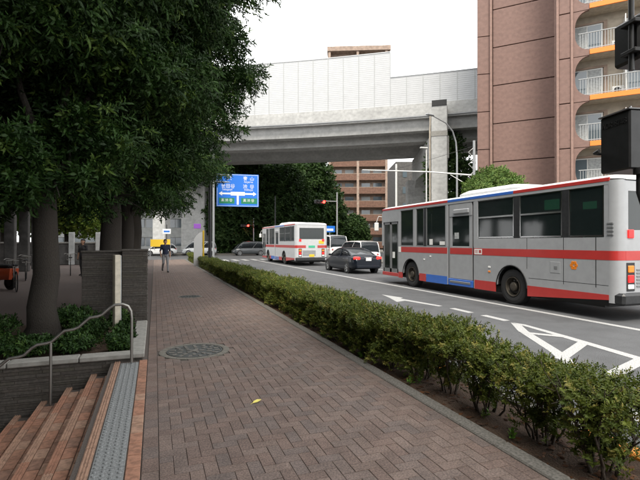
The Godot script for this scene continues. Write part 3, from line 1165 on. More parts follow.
func trees() -> void:
	var big := spray(14, .34, .135, .018, 3)
	var near := [Color(.014, .034, .009), Color(.032, .074, .015), Color(.075, .13, .026)]
	# blobs: centre relative to the trunk base, radii
	tree("street_tree", "broad evergreen tree with drooping leaves in the slate planter by the stairs", V(-1.80, .02, -9.0), 2.7, .22, [
		[V(-1.0, 4.4, 1.4), V(1.4, .9, .9)], [V(-.75, 2.65, .75), V(.95, .55, .75)], [V(.25, 2.55, .6), V(.8, .5, .6)], [V(-2.0, 2.8, 1.0), V(1.1, .6, .9)], [V(.5, 2.95, .3), V(1.0, .75, .9)], [V(-1.1, 3.1, .9), V(1.2, .8, 1.0)], [V(-2.6, 3.3, 1.2), V(1.3, .9, 1.2)], [V(-.4, 3.4, -.8), V(1.4, .9, 1.2)],
		[V(-.6, 5.6, .2), V(2.3, 1.5, 2.2)], [V(-2.4, 5.0, 1.0), V(1.8, 1.2, 1.8)], [V(.9, 5.0, -.6), V(1.6, 1.2, 1.6)], [V(.55, 3.55, -.4), V(1.15, .8, 1.1)], [V(.6, 7.6, -.6), V(2.1, 1.6, 2.2)], [V(-1.6, 3.9, .6), V(1.3, .8, 1.1)], [V(1.6, 7.0, -1.2), V(1.7, 1.3, 1.7)]],
		22000, big, M.leaf, near, .55, 31)
	tree("street_tree", "evergreen tree leaning over the brick pavement behind the slate wall", V(-1.05, 0, -12.6), 2.9, .28, [
		[V(.1, 2.7, .7), V(1.1, .55, .8)], [V(-.9, 3.1, .3), V(1.2, .75, 1.1)], [V(.9, 3.2, -.2), V(1.0, .7, 1.1)],
		[V(0, 5.8, 0), V(2.6, 1.7, 2.4)], [V(1.75, 4.7, -.2), V(1.5, 1.15, 1.6)], [V(2.15, 6.5, -.8), V(1.65, 1.4, 1.8)], [V(.6, 8.3, -.4), V(3.0, 1.7, 2.5)], [V(.6, 3.9, .5), V(1.1, .75, 1.2)], [V(2.3, 8.4, -.8), V(1.9, 1.2, 1.6)], [V(-1.4, 4.2, -.6), V(1.5, .9, 1.4)]],
		15000, big, M.leaf, near, .45, 47)
	tree("street_tree", "tall evergreen tree halfway along the pavement hanging low over it", V(-1.0, 0, -18.5), 3.4, .26, [
		[V(0, 5.4, 0), V(2.6, 1.8, 2.5)], [V(1.3, 3.9, .2), V(1.35, 1.1, 1.4)], [V(2.0, 5.4, -.4), V(1.7, 1.3, 1.7)], [V(.2, 8.0, 0), V(3.0, 1.8, 2.8)], [V(.3, 3.3, -.6), V(1.2, .8, 1.2)], [V(2.7, 7.6, -.5), V(1.6, 1.3, 1.5)]],
		11000, big, M.leaf, near, .45, 53)
	tree("street_tree", "evergreen tree near the end of the pavement with low hanging foliage", V(-.9, 0, -25.5), 3.6, .25, [
		[V(0, 6.0, 0), V(2.8, 2.0, 2.7)], [V(1.6, 4.2, 0), V(1.5, 1.2, 1.5)], [V(2.3, 5.8, .2), V(1.9, 1.5, 1.7)], [V(.8, 8.6, 0), V(3.0, 1.8, 2.8)], [V(.2, 3.6, .5), V(1.3, .8, 1.3)]],
		9000, big, M.leaf, near, .4, 61, "", [1.0, 1.5])
	tree("street_tree", "evergreen tree rooted in the dark plaza beside the arcade", V(-5.0, 0, -13.5), 3.4, .22, [
		[V(.6, 2.9, 1.2), V(1.8, .8, 1.2)], [V(0, 3.6, .5), V(2.0, 1.1, 1.8)], [V(1.2, 4.0, -1), V(1.6, 1.0, 1.6)], [V(-1.6, 3.4, -.5), V(1.6, 1.0, 1.6)],
		[V(0, 6.5, 0), V(2.4, 2.0, 2.4)], [V(1.5, 5.4, .5), V(1.6, 1.2, 1.6)], [V(-1.5, 5.2, 0), V(1.6, 1.2, 1.6)]],
		8000, big, M.leaf, near, .4, 67, "", [1.0, 1.4])
	# the tree beside the camera that shades the stairs
	tree("street_tree", "evergreen tree standing by the lower landing of the stairs", V(-4.6, -1.3, -4.6), 4.6, .22, [
		[V(.6, 7.6, -.4), V(2.6, 1.5, 2.4)], [V(-.6, 6.2, .8), V(2.2, 1.2, 2.2)], [V(.4, 9.4, 0), V(2.8, 1.5, 2.6)]],
		6000, big, M.leaf, near, .4, 71, "", [1.4, 1.9])
	tree("street_tree", "evergreen tree rooted by the stairs and arching over the pavement", V(-3.6, -.9, -1.0), 4.6, .24, [
		[V(1.6, 7.4, .4), V(2.6, 1.3, 2.6)], [V(-.6, 7.2, .8), V(2.6, 1.4, 2.4)], [V(1.4, 9.6, .6), V(3.2, 1.5, 3.0)]],
		5000, big, M.leaf, near, .4, 73, "", [1.5, 2.1])
	tree("street_tree", "evergreen tree farther back along the pavement with a wide crown", V(-2.2, 0, 6.5), 3.8, .26, [
		[V(0, 5.8, 0), V(3.0, 1.8, 3.0)], [V(2.6, 6.2, -.6), V(2.6, 1.5, 2.6)], [V(.6, 8.6, -.4), V(3.4, 1.8, 3.2)], [V(-2.4, 5.4, 0), V(2.4, 1.5, 2.4)]],
		5000, big, M.leaf, near, .4, 77, "", [1.5, 2.1])
	# sunlit yellow-green tree beyond the plaza
	var mid := spray(10, .5, .22, .05, 9)
	tree("garden_tree", "bright yellow green tree beyond the plaza wall", V(-6.5, 0, -40), 3.2, .2, [
		[V(0, 4.2, 0), V(2.6, 1.6, 2.2)], [V(1.6, 3.2, .6), V(1.6, 1.1, 1.4)], [V(-1.8, 3.4, .4), V(1.6, 1.2, 1.4)], [V(0, 5.8, 0), V(2.2, 1.2, 2)]],
		2600, mid, M.far_leaf, [Color(.10, .17, .03), Color(.22, .27, .05)], .2, 81)
	tree("garden_tree", "dark green tree beside the yellow green one beyond the plaza wall", V(-10.5, 0, -39), 3.2, .2, [
		[V(0, 4.2, 0), V(2.6, 1.8, 2.2)], [V(0, 6.0, 0), V(2.2, 1.4, 2)]],
		1800, mid, M.far_leaf, [Color(.05, .10, .02), Color(.10, .16, .03)], .2, 83)
	# dark trees beyond the viaduct
	var far := spray(9, 1.0, .5, .13, 15)
	var wood := [Color(.018, .040, .012), Color(.04, .075, .02)]
	var spots := [[10.5, 66.0, 13], [14.5, 67, 14.5], [18.8, 65, 13.5], [22.8, 68, 15.0], [25.4, 69.5, 13.5], [32.6, 71.5, 6.0], [16.5, 74, 17.5], [24.5, 77, 18.5], [11.0, 73, 16.0]]
	var names := ["dark tree at the edge of the wood behind the blue sign", "dark bushy tree rising behind the farther bus", "round dark tree in the wood under the viaduct", "tall dark tree behind the red traffic light mast", "dark tree standing beside the brown balcony block", "small dark tree in front of the brown balcony block", "high dark tree deep in the wood behind the viaduct", "highest dark tree in the wood behind the viaduct", "high dark tree behind the white office wall"]
	for i in spots.size():
		var h: float = spots[i][2]
		tree("broadleaf_tree", names[i], V(spots[i][0], 0, -spots[i][1]), h * .4, .28, [
			[V(0, h * .62, 0), V(3.0, h * .30, 3.0) * minf(1, h * .09)], [V(R(-1.5, 1.5) * minf(1, h * .09), h * .82, R(-1, 1)), V(2.2, h * .20, 2.2) * minf(1, h * .09)], [V(2.0 * minf(1, h * .09), h * .42, R(-.5, 1)), V(2.0, h * .22, 2.0) * minf(1, h * .09)], [V(-2.0 * minf(1, h * .09), h * .42, R(-.5, 1)), V(2.0, h * .22, 2.0) * minf(1, h * .09)], [V(0, h * .2, .9), V(2.4, h * .17, 1.8) * minf(1, h * .09)]],
			2300, far, M.far_leaf, wood, .15, 100 + i, "dark trees beyond the viaduct", [.8, 1.3], .6)
	tree("garden_tree", "bright green round tree showing above the grey bus roof", V(19.3, 0, -22.1), 2.4, .14, [
		[V(0, 4.8, 0), V(1.6, 1.1, 1.5)], [V(.9, 5.0, -.2), V(1.2, .9, 1.1)], [V(-1.0, 4.4, .2), V(1.1, .9, 1.1)], [V(.1, 5.5, 0), V(.9, .6, .9)]],
		3200, spray(10, .3, .13, .03, 19), M.far_leaf, [Color(.07, .13, .03), Color(.14, .20, .05)], .0, 91)
	tree("garden_tree", "dark leafy tree between viaduct pier and tiled building", V(28.6, 0, -39.6), 6.0, .2, [
		[V(0, 9.0, 0), V(2.2, 2.2, 2.0)], [V(.6, 6.2, 0), V(2.2, 2.0, 2.0)], [V(0, 11.3, 0), V(1.8, 1.6, 1.5)], [V(1.6, 8.4, 0), V(1.8, 2.4, 1.6)], [V(1.2, 3.6, 0), V(2.2, 1.8, 2.0)]],
		3200, mid, M.far_leaf, [Color(.03, .065, .02), Color(.06, .10, .03)], .1, 93)

func shrub_variant(sd: int, h: float) -> ArrayMesh:
	var r := RandomNumberGenerator.new()
	r.seed = sd
	var st := MB.new()
	var stems := 10
	for i in stems:
		var a := TAU * i / stems + r.randf_range(-.35, .35)
		var b := Vector3(cos(a) * .05, -.08, sin(a) * .07)
		var k := Vector3(cos(a) * r.randf_range(.05, .19), h * r.randf_range(.25, .45), sin(a) * r.randf_range(.07, .24))
		st.tube([b, b.lerp(k, .5) + Vector3(r.randf_range(-.04, .04), 0, r.randf_range(-.04, .04)), k], [.012, .009, .007], 6, false)
		for j in 4:
			var e := k + Vector3(r.randf_range(-.18, .18), h * r.randf_range(.25, .52), r.randf_range(-.2, .2))
			st.tube([k, k.lerp(e, .5) + Vector3(r.randf_range(-.04, .04), 0, r.randf_range(-.04, .04)), e], [.006, .0045, .003], 5, false)
			for q in 3:
				var f := k.lerp(e, r.randf_range(.35, .8))
				st.tube([f, f + Vector3(r.randf_range(-.12, .12), r.randf_range(-.02, .14), r.randf_range(-.12, .12))], [.0035, .002], 4, false)
	return st.mesh()

func hedge() -> void:
	var lv := spray(12, .065, .026, .006, 23, .5)
	var tint := [Color(.058, .085, .016), Color(.14, .168, .030), Color(.25, .23, .06)]
	var kinds := []
	for k in 8:
		var loose := k >= 5
		var h: float = [.76, .72, .80, .74, .78, .80, .76, .78][k]
		var blobs := [
			[V(0, h * .82, 0), V(.36, h * .15, .40)], [V(-.18, h * .72, .15), V(.22, h * .2, .26)], [V(.17, h * .74, -.16), V(.24, h * .2, .26)], [V(.15, h * .76, .2), V(.24, h * .17, .24)], [V(-.17, h * .68, -.2), V(.22, h * .2, .24)]]
		if loose: blobs.append_array([[V(.02, h * .52, .0), V(.28, h * .2, .28)], [V(.0, h * .3, .0), V(.24, h * .2, .3)]])
		else: blobs.append_array([[V(-.06, h * .45, .1), V(.30, h * .30, .30)], [V(.04, h * .45, -.14), V(.30, h * .30, .28)], [V(-.16, h * .30, 0), V(.22, h * .26, .34)], [V(.12, h * .25, 0), V(.2, h * .24, .34)]])
		var fo := scatter(blobs, 1250 if loose else 1900, lv, M.hedge_leaf, tint, -.6, 300 + k, [.7, 1.45], .9, .6)
		kinds.append([shrub_variant(200 + k, h), fo])
	var where := func(i: int, d: float) -> String:
		if i < 4: return "loose azalea shrub with bare lower stems near the signal pole"
		if d > 29: return "low clipped shrub of the hedge beyond the blue road sign's pole"
		if d > 16: return "clipped shrub of the hedge alongside the waiting cars"
		return "clipped azalea shrub of the hedge alongside the grey bus"
	var d := 2.35
	var i := 0
	while d < 42:
		var k: int = [0, 3, 1, 4, 2][i % 5]
		if i < 4: k = [5, 6, 7, 5][i]
		var t := thing("hedge_shrub", where.call(i, d), "shrub", V(3.06 + R(-.05, .05), -.05, -d), [0.0, PI, .15, PI - .2, .1][rng.randi() % 5] + R(-.12, .12), "shrubs of the clipped hedge along the street")
		t.scale = V(R(1.0, 1.16), R(.96, 1.08) * (1.02 if i < 3 else 1.1 if d < 20 else 1.05), R(.98, 1.1))
		part("stems", kinds[k][0], M.twig, t)
		var f: MultiMeshInstance3D = kinds[k][1].duplicate()
		f.name = "foliage"
		f.set_meta("kind", "stuff")
		t.add_child(f, true)
		d += R(.56, .66); i += 1
	for q in kinds: q[1].free()
	# weeds on the soil
	for q in [[2.86, 4.6], [2.8, 5.9], [2.95, 3.5], [2.78, 7.4], [2.84, 3.0], [2.8, 9.0]]:
		var t := thing("weed", "small bright green weed on the soil at the hedge foot", "weed", V(q[0], -.05, -q[1]), R(0, TAU), "weeds at the hedge foot")
		for k in 3:
			var o := part("leaf_rosette", spray(8, .06, .05, .012, 400 + k + int(q[1] * 10)), M.hedge_leaf, t, V(R(-.05, .05), 0, R(-.05, .05)))
			o.rotation = V(R(-.5, .5), R(0, 6), R(-.5, .5))
			var cm := M.hedge_leaf as StandardMaterial3D
			if not M.has("weed_leaf"):
				var w := cm.duplicate()
				w.albedo_color = Color(.12, .24, .04).linear_to_srgb()
				M["weed_leaf"] = w
			o.material_override = M.weed_leaf

func planter() -> void:
	var s := MB.new()
	s.slab(-9, -.30, -.4, .0, -6.86, -10.2)
	ground("planter_soil", s, M.soil, "dark soil in the slate planter")
	var lv := spray(9, .11, .055, .012, 29, .5)
	var tint := [Color(.016, .038, .010), Color(.034, .072, .016), Color(.06, .11, .022)]
	var n := 0
	for q in [[-.50, 7.25, .16, .24], [-.46, 7.75, .16, .34], [-1.1, 7.5, .36, .26], [-1.7, 7.4, .38, .28], [-2.3, 7.7, .42, .30], [-3.0, 7.6, .45, .36], [-1.0, 8.4, .4, .36], [-.55, 8.6, .18, .42], [-3.8, 7.8, .5, .4], [-1.35, 9.3, .4, .42], [-2.6, 8.8, .5, .44]]:
		var label: String = ["low bright shrub by the pale stone post", "low bright shrub at the coping corner", "dark shrub in the planter between stone post and tree trunk"][mini(n, 2)]
		if q[0] < -2.0: label = "dark shrub in the planter on the far side of the tree trunk"
		if q[1] > 8.3: label = "dark shrub at the foot of the slate wall"
		var t := thing("planter_shrub", label, "shrub", V(q[0], 0, -q[1]), R(0, TAU), "shrubs in the slate planter")
		var st := MB.new()
		for k in 7:
			var a := TAU * k / 7
			st.tube([V(cos(a) * .02, -.03, sin(a) * .02), V(cos(a) * q[2] * .5, q[3] * .8, sin(a) * q[2] * .5)], [.008, .004], 5, false)
		part("stems", st, M.twig, t)
		var f := scatter([[V(0, q[3] * .55, 0), V(q[2], q[3] * .5, q[2])], [V(.1, q[3] * .8, .05), V(q[2] * .6, q[3] * .35, q[2] * .6)]], 420, lv, M.leaf, tint, -.2, 500 + n, [.8, 1.3], .8)
		f.name = "foliage"; f.set_meta("kind", "stuff")
		t.add_child(f, true)
		n += 1
	# slate walls behind the planter
	var w := thing("slate_wall", "chest high wall of split slate courses ending at the pavement", "wall", V(0, 0, 0))
	var c := MB.new()
	c.slab(-.60, -.15, -.1, 1.46, -9.60, -10.1)
	part("core", c, M.joint, w)
	var sl := MB.new()
	slates(sl, V(-.605, 0, -9.60), V(-.145, 1.44, -9.60), 0)
	slates(sl, V(-.15, 0, -9.59), V(-.15, 1.44, -10.1), 2)
	part("slate_courses", sl, M.slate, w).set_meta("kind", "stuff")
	var cp := MB.new()
	cp.slab(-.62, -.125, 1.44, 1.475, -9.575, -10.12, .008)
	part("coping", cp, M.slate, w)
	var w2 := thing("slate_wall", "darker recessed slate wall behind the pale stone post", "wall", V(0, 0, 0))
	c = MB.new()
	c.slab(-1.36, -.63, -.1, 1.42, -9.98, -10.3)
	part("core", c, M.joint, w2)
	sl = MB.new()
	slates(sl, V(-1.36, 0, -9.98), V(-.625, 1.41, -9.98), 0)
	part("slate_courses", sl, M.slate, w2).set_meta("kind", "stuff")
	cp = MB.new()
	cp.slab(-1.38, -.625, 1.41, 1.445, -9.95, -10.32, .008)
	part("coping", cp, M.slate, w2)
	var ps := thing("stone_post", "slender cream stone post standing in the planter", "post", V(-.585, 0, -8.0), .5)
	var pm := MB.new()
	pm.slab(-.045, .045, -.1, 1.41, -.045, .045, .006)
	part("shaft", pm, M.marble, ps)
	var pb := MB.new()
	pb.slab(.047, .062, -.1, 1.40, -.04, .04, .003)
	part("inlay", pb, M.plaster, ps)

# ---------- buses ----------
const BL := 10.58

func sz(s: float) -> float: return BL / 2 - s

func side_panel(sgn: int, s0: float, s1: float, y0: float, y1: float, arches: Array, off := 0.0, thick := .05) -> MB:
	var poly := PackedVector2Array()
	poly.push_back(Vector2(s0, y1)); poly.push_back(Vector2(s0, y0 + (.17 if s0 < .1 else 0.0)))      # the tail rises towards the rear
	for a in arches:
		for k in 13:
			var an := PI - PI * k / 12
			var p := Vector2(a + cos(an) * .57, .50 + sin(an) * .57)
			if p.x > s0 + .002 and p.x < s1 - .002 and p.y > y0 + .002: poly.push_back(Vector2(p.x, minf(p.y, y1 - .01)))
	poly.push_back(Vector2(s1, y0)); poly.push_back(Vector2(s1, y1))
	var q := PackedVector2Array()
	for p in poly: q.push_back(Vector2(sz(p.x) * (1 if sgn < 0 else -1), p.y))
	var b := Basis(V(0, 0, 1), V(0, 1, 0), V(-1, 0, 0)) if sgn < 0 else Basis(V(0, 0, -1), V(0, 1, 0), V(1, 0, 0))
	var m := MB.new()
	m.prism(q, thick, Transform3D(b, V(sgn * (1.20 + off), 0, 0)))
	return m

func sbox(sgn: int, s0: float, s1: float, y0: float, y1: float, x0: float, x1: float, ch := 0.0) -> MB:
	var m := MB.new()
	m.slab(sgn * x0, sgn * x1, y0, y1, sz(s0), sz(s1), ch)
	return m

func wheel(parent: Node3D, at: Vector3, r: float, w: float, sgn: int, car := false) -> void:
	var t := Transform3D(Basis(V(0, 0, 1), V(sgn, 0, 0), V(0, sgn, 0)), at)   # y of the lathe points outwards
	var wl := Node3D.new()
	wl.name = "wheel"
	parent.add_child(wl, true)
	var ty := MB.new()
	var ri := r * (.68 if car else .56)
	ty.lathe([Vector2(ri, -w), Vector2(r * .93, -w), Vector2(r, -w * .85), Vector2(r, -w * .15), Vector2(r * .985, -w * .06), Vector2(r * .93, 0), Vector2(r * .78, .012), Vector2(ri + .015, 0), Vector2(ri, -.03)], 32, t)
	part("tyre", ty, M.rubber, wl)
	var rm := MB.new()
	if car:
		rm.lathe([Vector2(ri, -.03), Vector2(ri - .015, -.005), Vector2(ri - .03, -.03), Vector2(ri - .04, -.09), Vector2(.001, -.09)], 28, t)
		part("rim", rm, M.black, wl)
		var sp := MB.new()
		for k in 5:
			var a := TAU * k / 5
			sp.beam(t * V(cos(a) * .04, -.02, sin(a) * .04), t * V(cos(a) * (ri - .01), -.012, sin(a) * (ri - .01)), .055, .03)
		sp.lathe([Vector2(.06, -.03), Vector2(.055, .0), Vector2(.001, .005)], 14, t)
		sp.lathe([Vector2(ri, -.02), Vector2(ri, .0), Vector2(ri - .03, .0), Vector2(ri - .03, -.03)], 28, t)
		part("spokes", sp, M.alloy, wl)
	else:
		rm.lathe([Vector2(ri, -.03), Vector2(ri, .01), Vector2(ri - .02, .012), Vector2(ri - .03, -.06), Vector2(ri * .78, -.13), Vector2(ri * .5, -.14), Vector2(ri * .46, -.05), Vector2(ri * .40, .0), Vector2(ri * .2, .015), Vector2(.001, .015)], 32, t)
		part("rim", rm, M.rim, wl)
		for k in 10:
			var a := TAU * k / 10
			var n := MB.new()
			n.lathe([Vector2(.02, -.16), Vector2(.018, -.10), Vector2(.001, -.095)], 6, t * Transform3D(Basis.IDENTITY, V(cos(a) * ri * .63, 0, sin(a) * ri * .63)))
			part("wheel_nut", n, M.alloy, wl)

func bus(label: String, at: Vector3, yaw: float, body: Material, near: bool) -> Node3D:
	var t := thing("city_bus", label, "bus", at, yaw)
	var rw := 2.93
	var fw := 8.2
	# floor and underframe
	var u := MB.new()
	u.slab(-1.1, 1.1, .31, .46, sz(.15), sz(10.45))
	u.slab(-.9, .9, .24, .36, sz(.4), sz(6.2))
	part("underframe", u, M.black, t)
	# --- left side (kerb side)
	part("side_panel", side_panel(-1, .03, 4.50, .30, 1.80, [rw]), body, t)
	part("side_panel", side_panel(-1, 5.84, 9.14, .30, 1.54, [fw]), body, t)
	part("side_panel", side_panel(1, .03, 10.5, .30, 1.66, [rw, fw]), body, t)
	for sg in [-1, 1]:
		part("roof_rail", sbox(sg, .03, 10.5, 2.93, 3.05, 1.195, 1.249), body, t)
		# stripe along the side, cut by the doors on the kerb side
		for q in ([[.03, 4.50], [5.86, 9.12]] if sg < 0 else [[.03, 10.5]]):
			part("red_stripe", sbox(sg, q[0], q[1], 1.31, 1.51, 1.246, 1.2535), M.bus_red, t)
		for q in [[.02, 2.85, M.bus_red], [2.85, 5.84, M.bus_blue], [5.84, 10.52, M.bus_red]]:
			part("roof_stripe", sbox(sg, q[0], q[1], 2.995, 3.085, 1.21, 1.256, .01), q[2], t)
	for q in [[.04, 2.34, .30, .57, M.bus_red], [3.53, 4.46, .30, .56, M.bus_red], [5.86, 7.12, .30, .56, M.bus_blue], [7.14, 7.58, .30, .56, M.bus_red], [8.80, 9.12, .30, .52, M.bus_red]]:
		part("skirt_stripe", side_panel(-1, q[0], q[1], q[2] - .008, q[3], [rw] if q[0] < 4.5 else [fw], .046, .009), q[4], t)
	# pillars and windows: [from, to, sill, sash]
	var wins := [[.16, 1.06, 1.83, 0.0], [1.26, 2.62, 1.83, 2.42], [2.84, 4.32, 1.83, 2.42], [5.96, 7.14, 1.56, 0.0], [7.30, 7.82, 1.56, 0.0], [8.02, 8.98, 1.56, 0.0]]
	var edges := [[.025, .16], [1.06, 1.26], [2.62, 2.84], [4.32, 4.52], [5.82, 5.96], [7.14, 7.30], [7.82, 8.02], [8.98, 9.16], [10.44, 10.56]]
	for e in edges:
		var dark: bool = absf(e[0] - 2.62) < .01 or absf(e[0] - 1.06) < .01 or absf(e[0] - 7.14) < .01
		part("pillar", sbox(-1, e[0], e[1], 1.54, 2.94, 1.185, 1.246, .006), M.black_satin if dark else body, t)
		if not dark: part("pillar", sbox(1, e[0], e[1], 1.65, 2.94, 1.185, 1.246, .006), body, t)
	for w in wins:
		part("window", sbox(-1, w[0] + .0, w[1], w[2], 2.94, 1.212, 1.222), M.bus_glass, t)
		var fr := MB.new()
		for q in [[w[0] - .005, w[0] + .03, w[2], 2.94], [w[1] - .03, w[1] + .005, w[2], 2.94], [w[0], w[1], w[2] - .015, w[2] + .02], [w[0], w[1], 2.905, 2.945]]:
			fr.slab(-1.20, -1.238, q[2], q[3], sz(q[0]), sz(q[1]))
		if w[3] > 0: fr.slab(-1.205, -1.236, w[3] - .022, w[3] + .022, sz(w[0]), sz(w[1]))
		part("window_frame", fr, M.chrome if w[3] > 0 or w[0] < 1 else M.grey_plastic, t)
	part("window", sbox(1, .16, 10.4, 1.67, 2.94, 1.212, 1.222), M.bus_glass, t)
	if near:
		part("window_notice", sbox(-1, 6.02, 6.32, 1.60, 1.72, 1.224, 1.228), M.white, t)
		part("window_notice", sbox(-1, 6.75, 6.95, 1.60, 1.80, 1.224, 1.228), M.white, t)
		part("destination_screen", sbox(-1, 1.45, 1.9, 2.5, 2.75, 1.10, 1.12), M.green_glow, t)  # glowing panes added for green glimpses behind the glass, no screens there
		part("destination_screen", sbox(-1, .5, .85, 2.45, 2.62, 1.02, 1.04), M.green_glow, t)
		part("side_plate", sbox(-1, 4.12, 4.46, 1.33, 1.49, 1.254, 1.258), M.white, t)
		var pl := MB.new()
		for k in 3: pl.slab(-1.259, -1.257, 1.37 + k * .035, 1.385 + k * .035, sz(4.30), sz(4.43))
		pl.slab(-1.259, -1.257, 1.37, 1.46, sz(4.15), sz(4.25))
		part("plate_print", pl, M.bus_red, t)
		part("side_plate", sbox(-1, 8.92, 9.12, 1.30, 1.52, 1.254, 1.258), M.white, t)
		# flower emblem
		var em := MB.new()
		for k in 6:
			var a := TAU * k / 6
			em.lathe([Vector2(.045, 0), Vector2(.04, .004), Vector2(.001, .004)], 10, Transform3D(Basis(V(0, 0, 1), V(-1, 0, 0), V(0, -1, 0)), V(-1.251, 1.16 + sin(a) * .065, sz(.92) + cos(a) * .065)))
		part("flower_emblem", em, M.amber, t)
		part("fuel_flap", sbox(-1, 1.30, 1.60, .95, 1.22, 1.248, 1.256, .004), body, t)
		part("flap_latch", sbox(-1, 1.38, 1.48, 1.04, 1.12, 1.254, 1.262, .004), M.grey_plastic, t)
		var vt := MB.new()
		for k in 4: vt.slab(-1.225, -1.262, 1.84 + k * .08, 1.88 + k * .08, sz(-.06), sz(.08), .004)
		part("vent_louvre", vt, M.grey_plastic, t)
		for q in [[.34, .36, .70, 1.80], [1.20, 1.215, .70, 1.80], [2.35, 2.365, 1.0, 1.80]]:
			part("panel_seam", sbox(-1, q[0], q[1], q[2], q[3], 1.249, 1.2515), M.black, t)
		part("panel_seam", sbox(-1, .05, 2.30, .76, .77, 1.249, 1.2515), M.black, t)
		for q in [[7.2, 1.05], [3.75, .82], [3.75, .95], [6.8, 1.17]]:
			part("marker_lamp", sbox(-1, q[0], q[0] + .1, q[1], q[1] + .05, 1.248, 1.262, .006), M.amber if q[1] == .82 else M.white, t)
	# wheel housings
	for sg in [-1, 1]:
		for w in [rw, fw]:
			var ho := MB.new()
			for k in 12:
				var a0 := PI * k / 12
				var a1 := PI * (k + 1) / 12
				var p0 := V(sg * 1.2, .5 + sin(a0) * .58, sz(w) + cos(a0) * .58)
				var p1 := V(sg * 1.2, .5 + sin(a1) * .58, sz(w) + cos(a1) * .58)
				ho.quad(p0, p1, p1 - V(sg * .5, 0, 0), p0 - V(sg * .5, 0, 0))
			ho.slab(sg * .68, sg * .70, .3, 1.08, sz(w) - .58, sz(w) + .58)
			part("wheel_housing", ho, M.black, t)
			var lip := MB.new()
			var pts := []
			for k in 15:
				var a := PI * k / 14
				pts.append(V(sg * 1.25, .49 + sin(a) * .575, sz(w) + cos(a) * .575))
			lip.tube(pts, [.018], 6)
			part("wheel_arch", lip, M.black, t)
			wheel(t, V(sg * 1.19, .485, sz(w)), .485, .28, sg)
	# middle door
	var md := Node3D.new()
	md.name = "middle_door"
	t.add_child(md, true)
	part("leaf", sbox(-1, 4.60, 5.74, .52, 1.56, 1.19, 1.225, .006), body, md)
	part("leaf", sbox(-1, 4.60, 5.74, 2.52, 2.92, 1.19, 1.24, .006), body, md)
	part("leaf_edge", sbox(-1, 4.60, 4.74, 1.56, 2.52, 1.19, 1.225), body, md)
	part("leaf_edge", sbox(-1, 5.62, 5.74, 1.56, 2.52, 1.19, 1.225), body, md)
	part("door_glass", sbox(-1, 4.74, 5.62, 1.56, 2.52, 1.203, 1.212), M.bus_glass, md)
	part("door_stripe", sbox(-1, 4.60, 5.74, 1.31, 1.51, 1.223, 1.230), M.bus_red, md)
	part("hinge_cover", sbox(-1, 4.72, 5.50, 2.60, 2.74, 1.235, 1.285, .02), body, md)
	part("door_post", sbox(-1, 5.73, 5.82, .42, 2.92, 1.16, 1.236), M.grey_plastic, md)
	part("step_plate", sbox(-1, 4.56, 5.80, .30, .51, 1.17, 1.252, .008), M.bus_blue, md)
	part("step_tread", sbox(-1, 4.66, 5.70, .38, .45, 1.25, 1.262, .004), M.alloy, md)
	part("door_gasket", sbox(-1, 4.50, 4.60, .42, 2.92, 1.15, 1.20), M.black, md)
	if near:
		part("door_sticker", sbox(-1, 5.28, 5.50, 1.80, 2.0, 1.213, 1.216), M.pale_curtain, md)
	# front door, two glazed leaves
	var fd := Node3D.new()
	fd.name = "front_door"
	t.add_child(fd, true)
	for k in 2:
		var a := 9.18 + k * .63
		var lf := MB.new()
		for q in [[a, a + .07, .46, 2.5], [a + .55, a + .62, .46, 2.5], [a, a + .62, .46, .62], [a, a + .62, 2.42, 2.52]]:
			lf.slab(-1.19, -1.23, q[2], q[3], sz(q[0]), sz(q[1]))
		part("leaf_frame", lf, M.grey_plastic, fd)
		part("door_glass", sbox(-1, a + .07, a + .55, .62, 2.42, 1.205, 1.213), M.bus_glass, fd)
		if near and k == 0: part("door_sticker", sbox(-1, a + .30, a + .5, 1.05, 1.3, 1.214, 1.217), M.white, fd)
	part("door_header", sbox(-1, 9.14, 10.5, 2.52, 2.94, 1.19, 1.248, .008), body, fd)
	part("door_sill", sbox(-1, 9.14, 10.5, .32, .46, 1.1, 1.25, .008), M.bus_red, fd)
	# roof: swept arch with rounded ends
	var rings := []
	for q in [[-.20, .84, .12], [-.15, .91, .05], [-.06, .975, .02], [.04, 1.0, .005], [.4, 1.0, 0.0], [5.0, 1.0, 0.0], [10.2, 1.0, 0.0], [10.5, .99, .02], [10.58, .96, .08]]:
		var ring := []
		for p in [[-1.245, 3.02], [-1.24, 3.07], [-1.20, 3.115], [-1.10, 3.145], [-.6, 3.185], [0.0, 3.195], [.6, 3.185], [1.10, 3.145], [1.20, 3.115], [1.24, 3.07], [1.245, 3.02]]:
			ring.append(V(p[0] * q[1], p[1] - q[2] * (p[1] - 3.02) / .175 * 1.2, sz(q[0])))
		ring.reverse()
		rings.append(ring)
	rings.reverse()
	var rf := MB.new()
	rf.loft(rings)
	part("roof", rf, M.bus_white, t)
	var ar := []
	for q in [[2.75, .5, .02], [2.95, .85, .12], [3.3, .92, .17], [5.3, .92, .18], [5.7, .85, .14], [6.0, .5, .02]]:
		var ring := []
		for p in [[-1.0, 0.0], [-1.0, .5], [-.85, .9], [-.4, 1.0], [.4, 1.0], [.85, .9], [1.0, .5], [1.0, 0.0]]:
			ring.append(V(p[0] * q[1], 3.17 + p[1] * q[2] * 1.1, sz(q[0])))
		ring.reverse()
		ar.append(ring)
	ar.reverse()
	var acm := MB.new()
	acm.loft(ar)
	part("roof_unit", acm, M.bus_white, t)
	var ceil_m := MB.new()
	ceil_m.slab(-1.18, 1.18, 2.95, 2.99, sz(.15), sz(10.4))
	part("ceiling", ceil_m, M.grey_plastic, t)
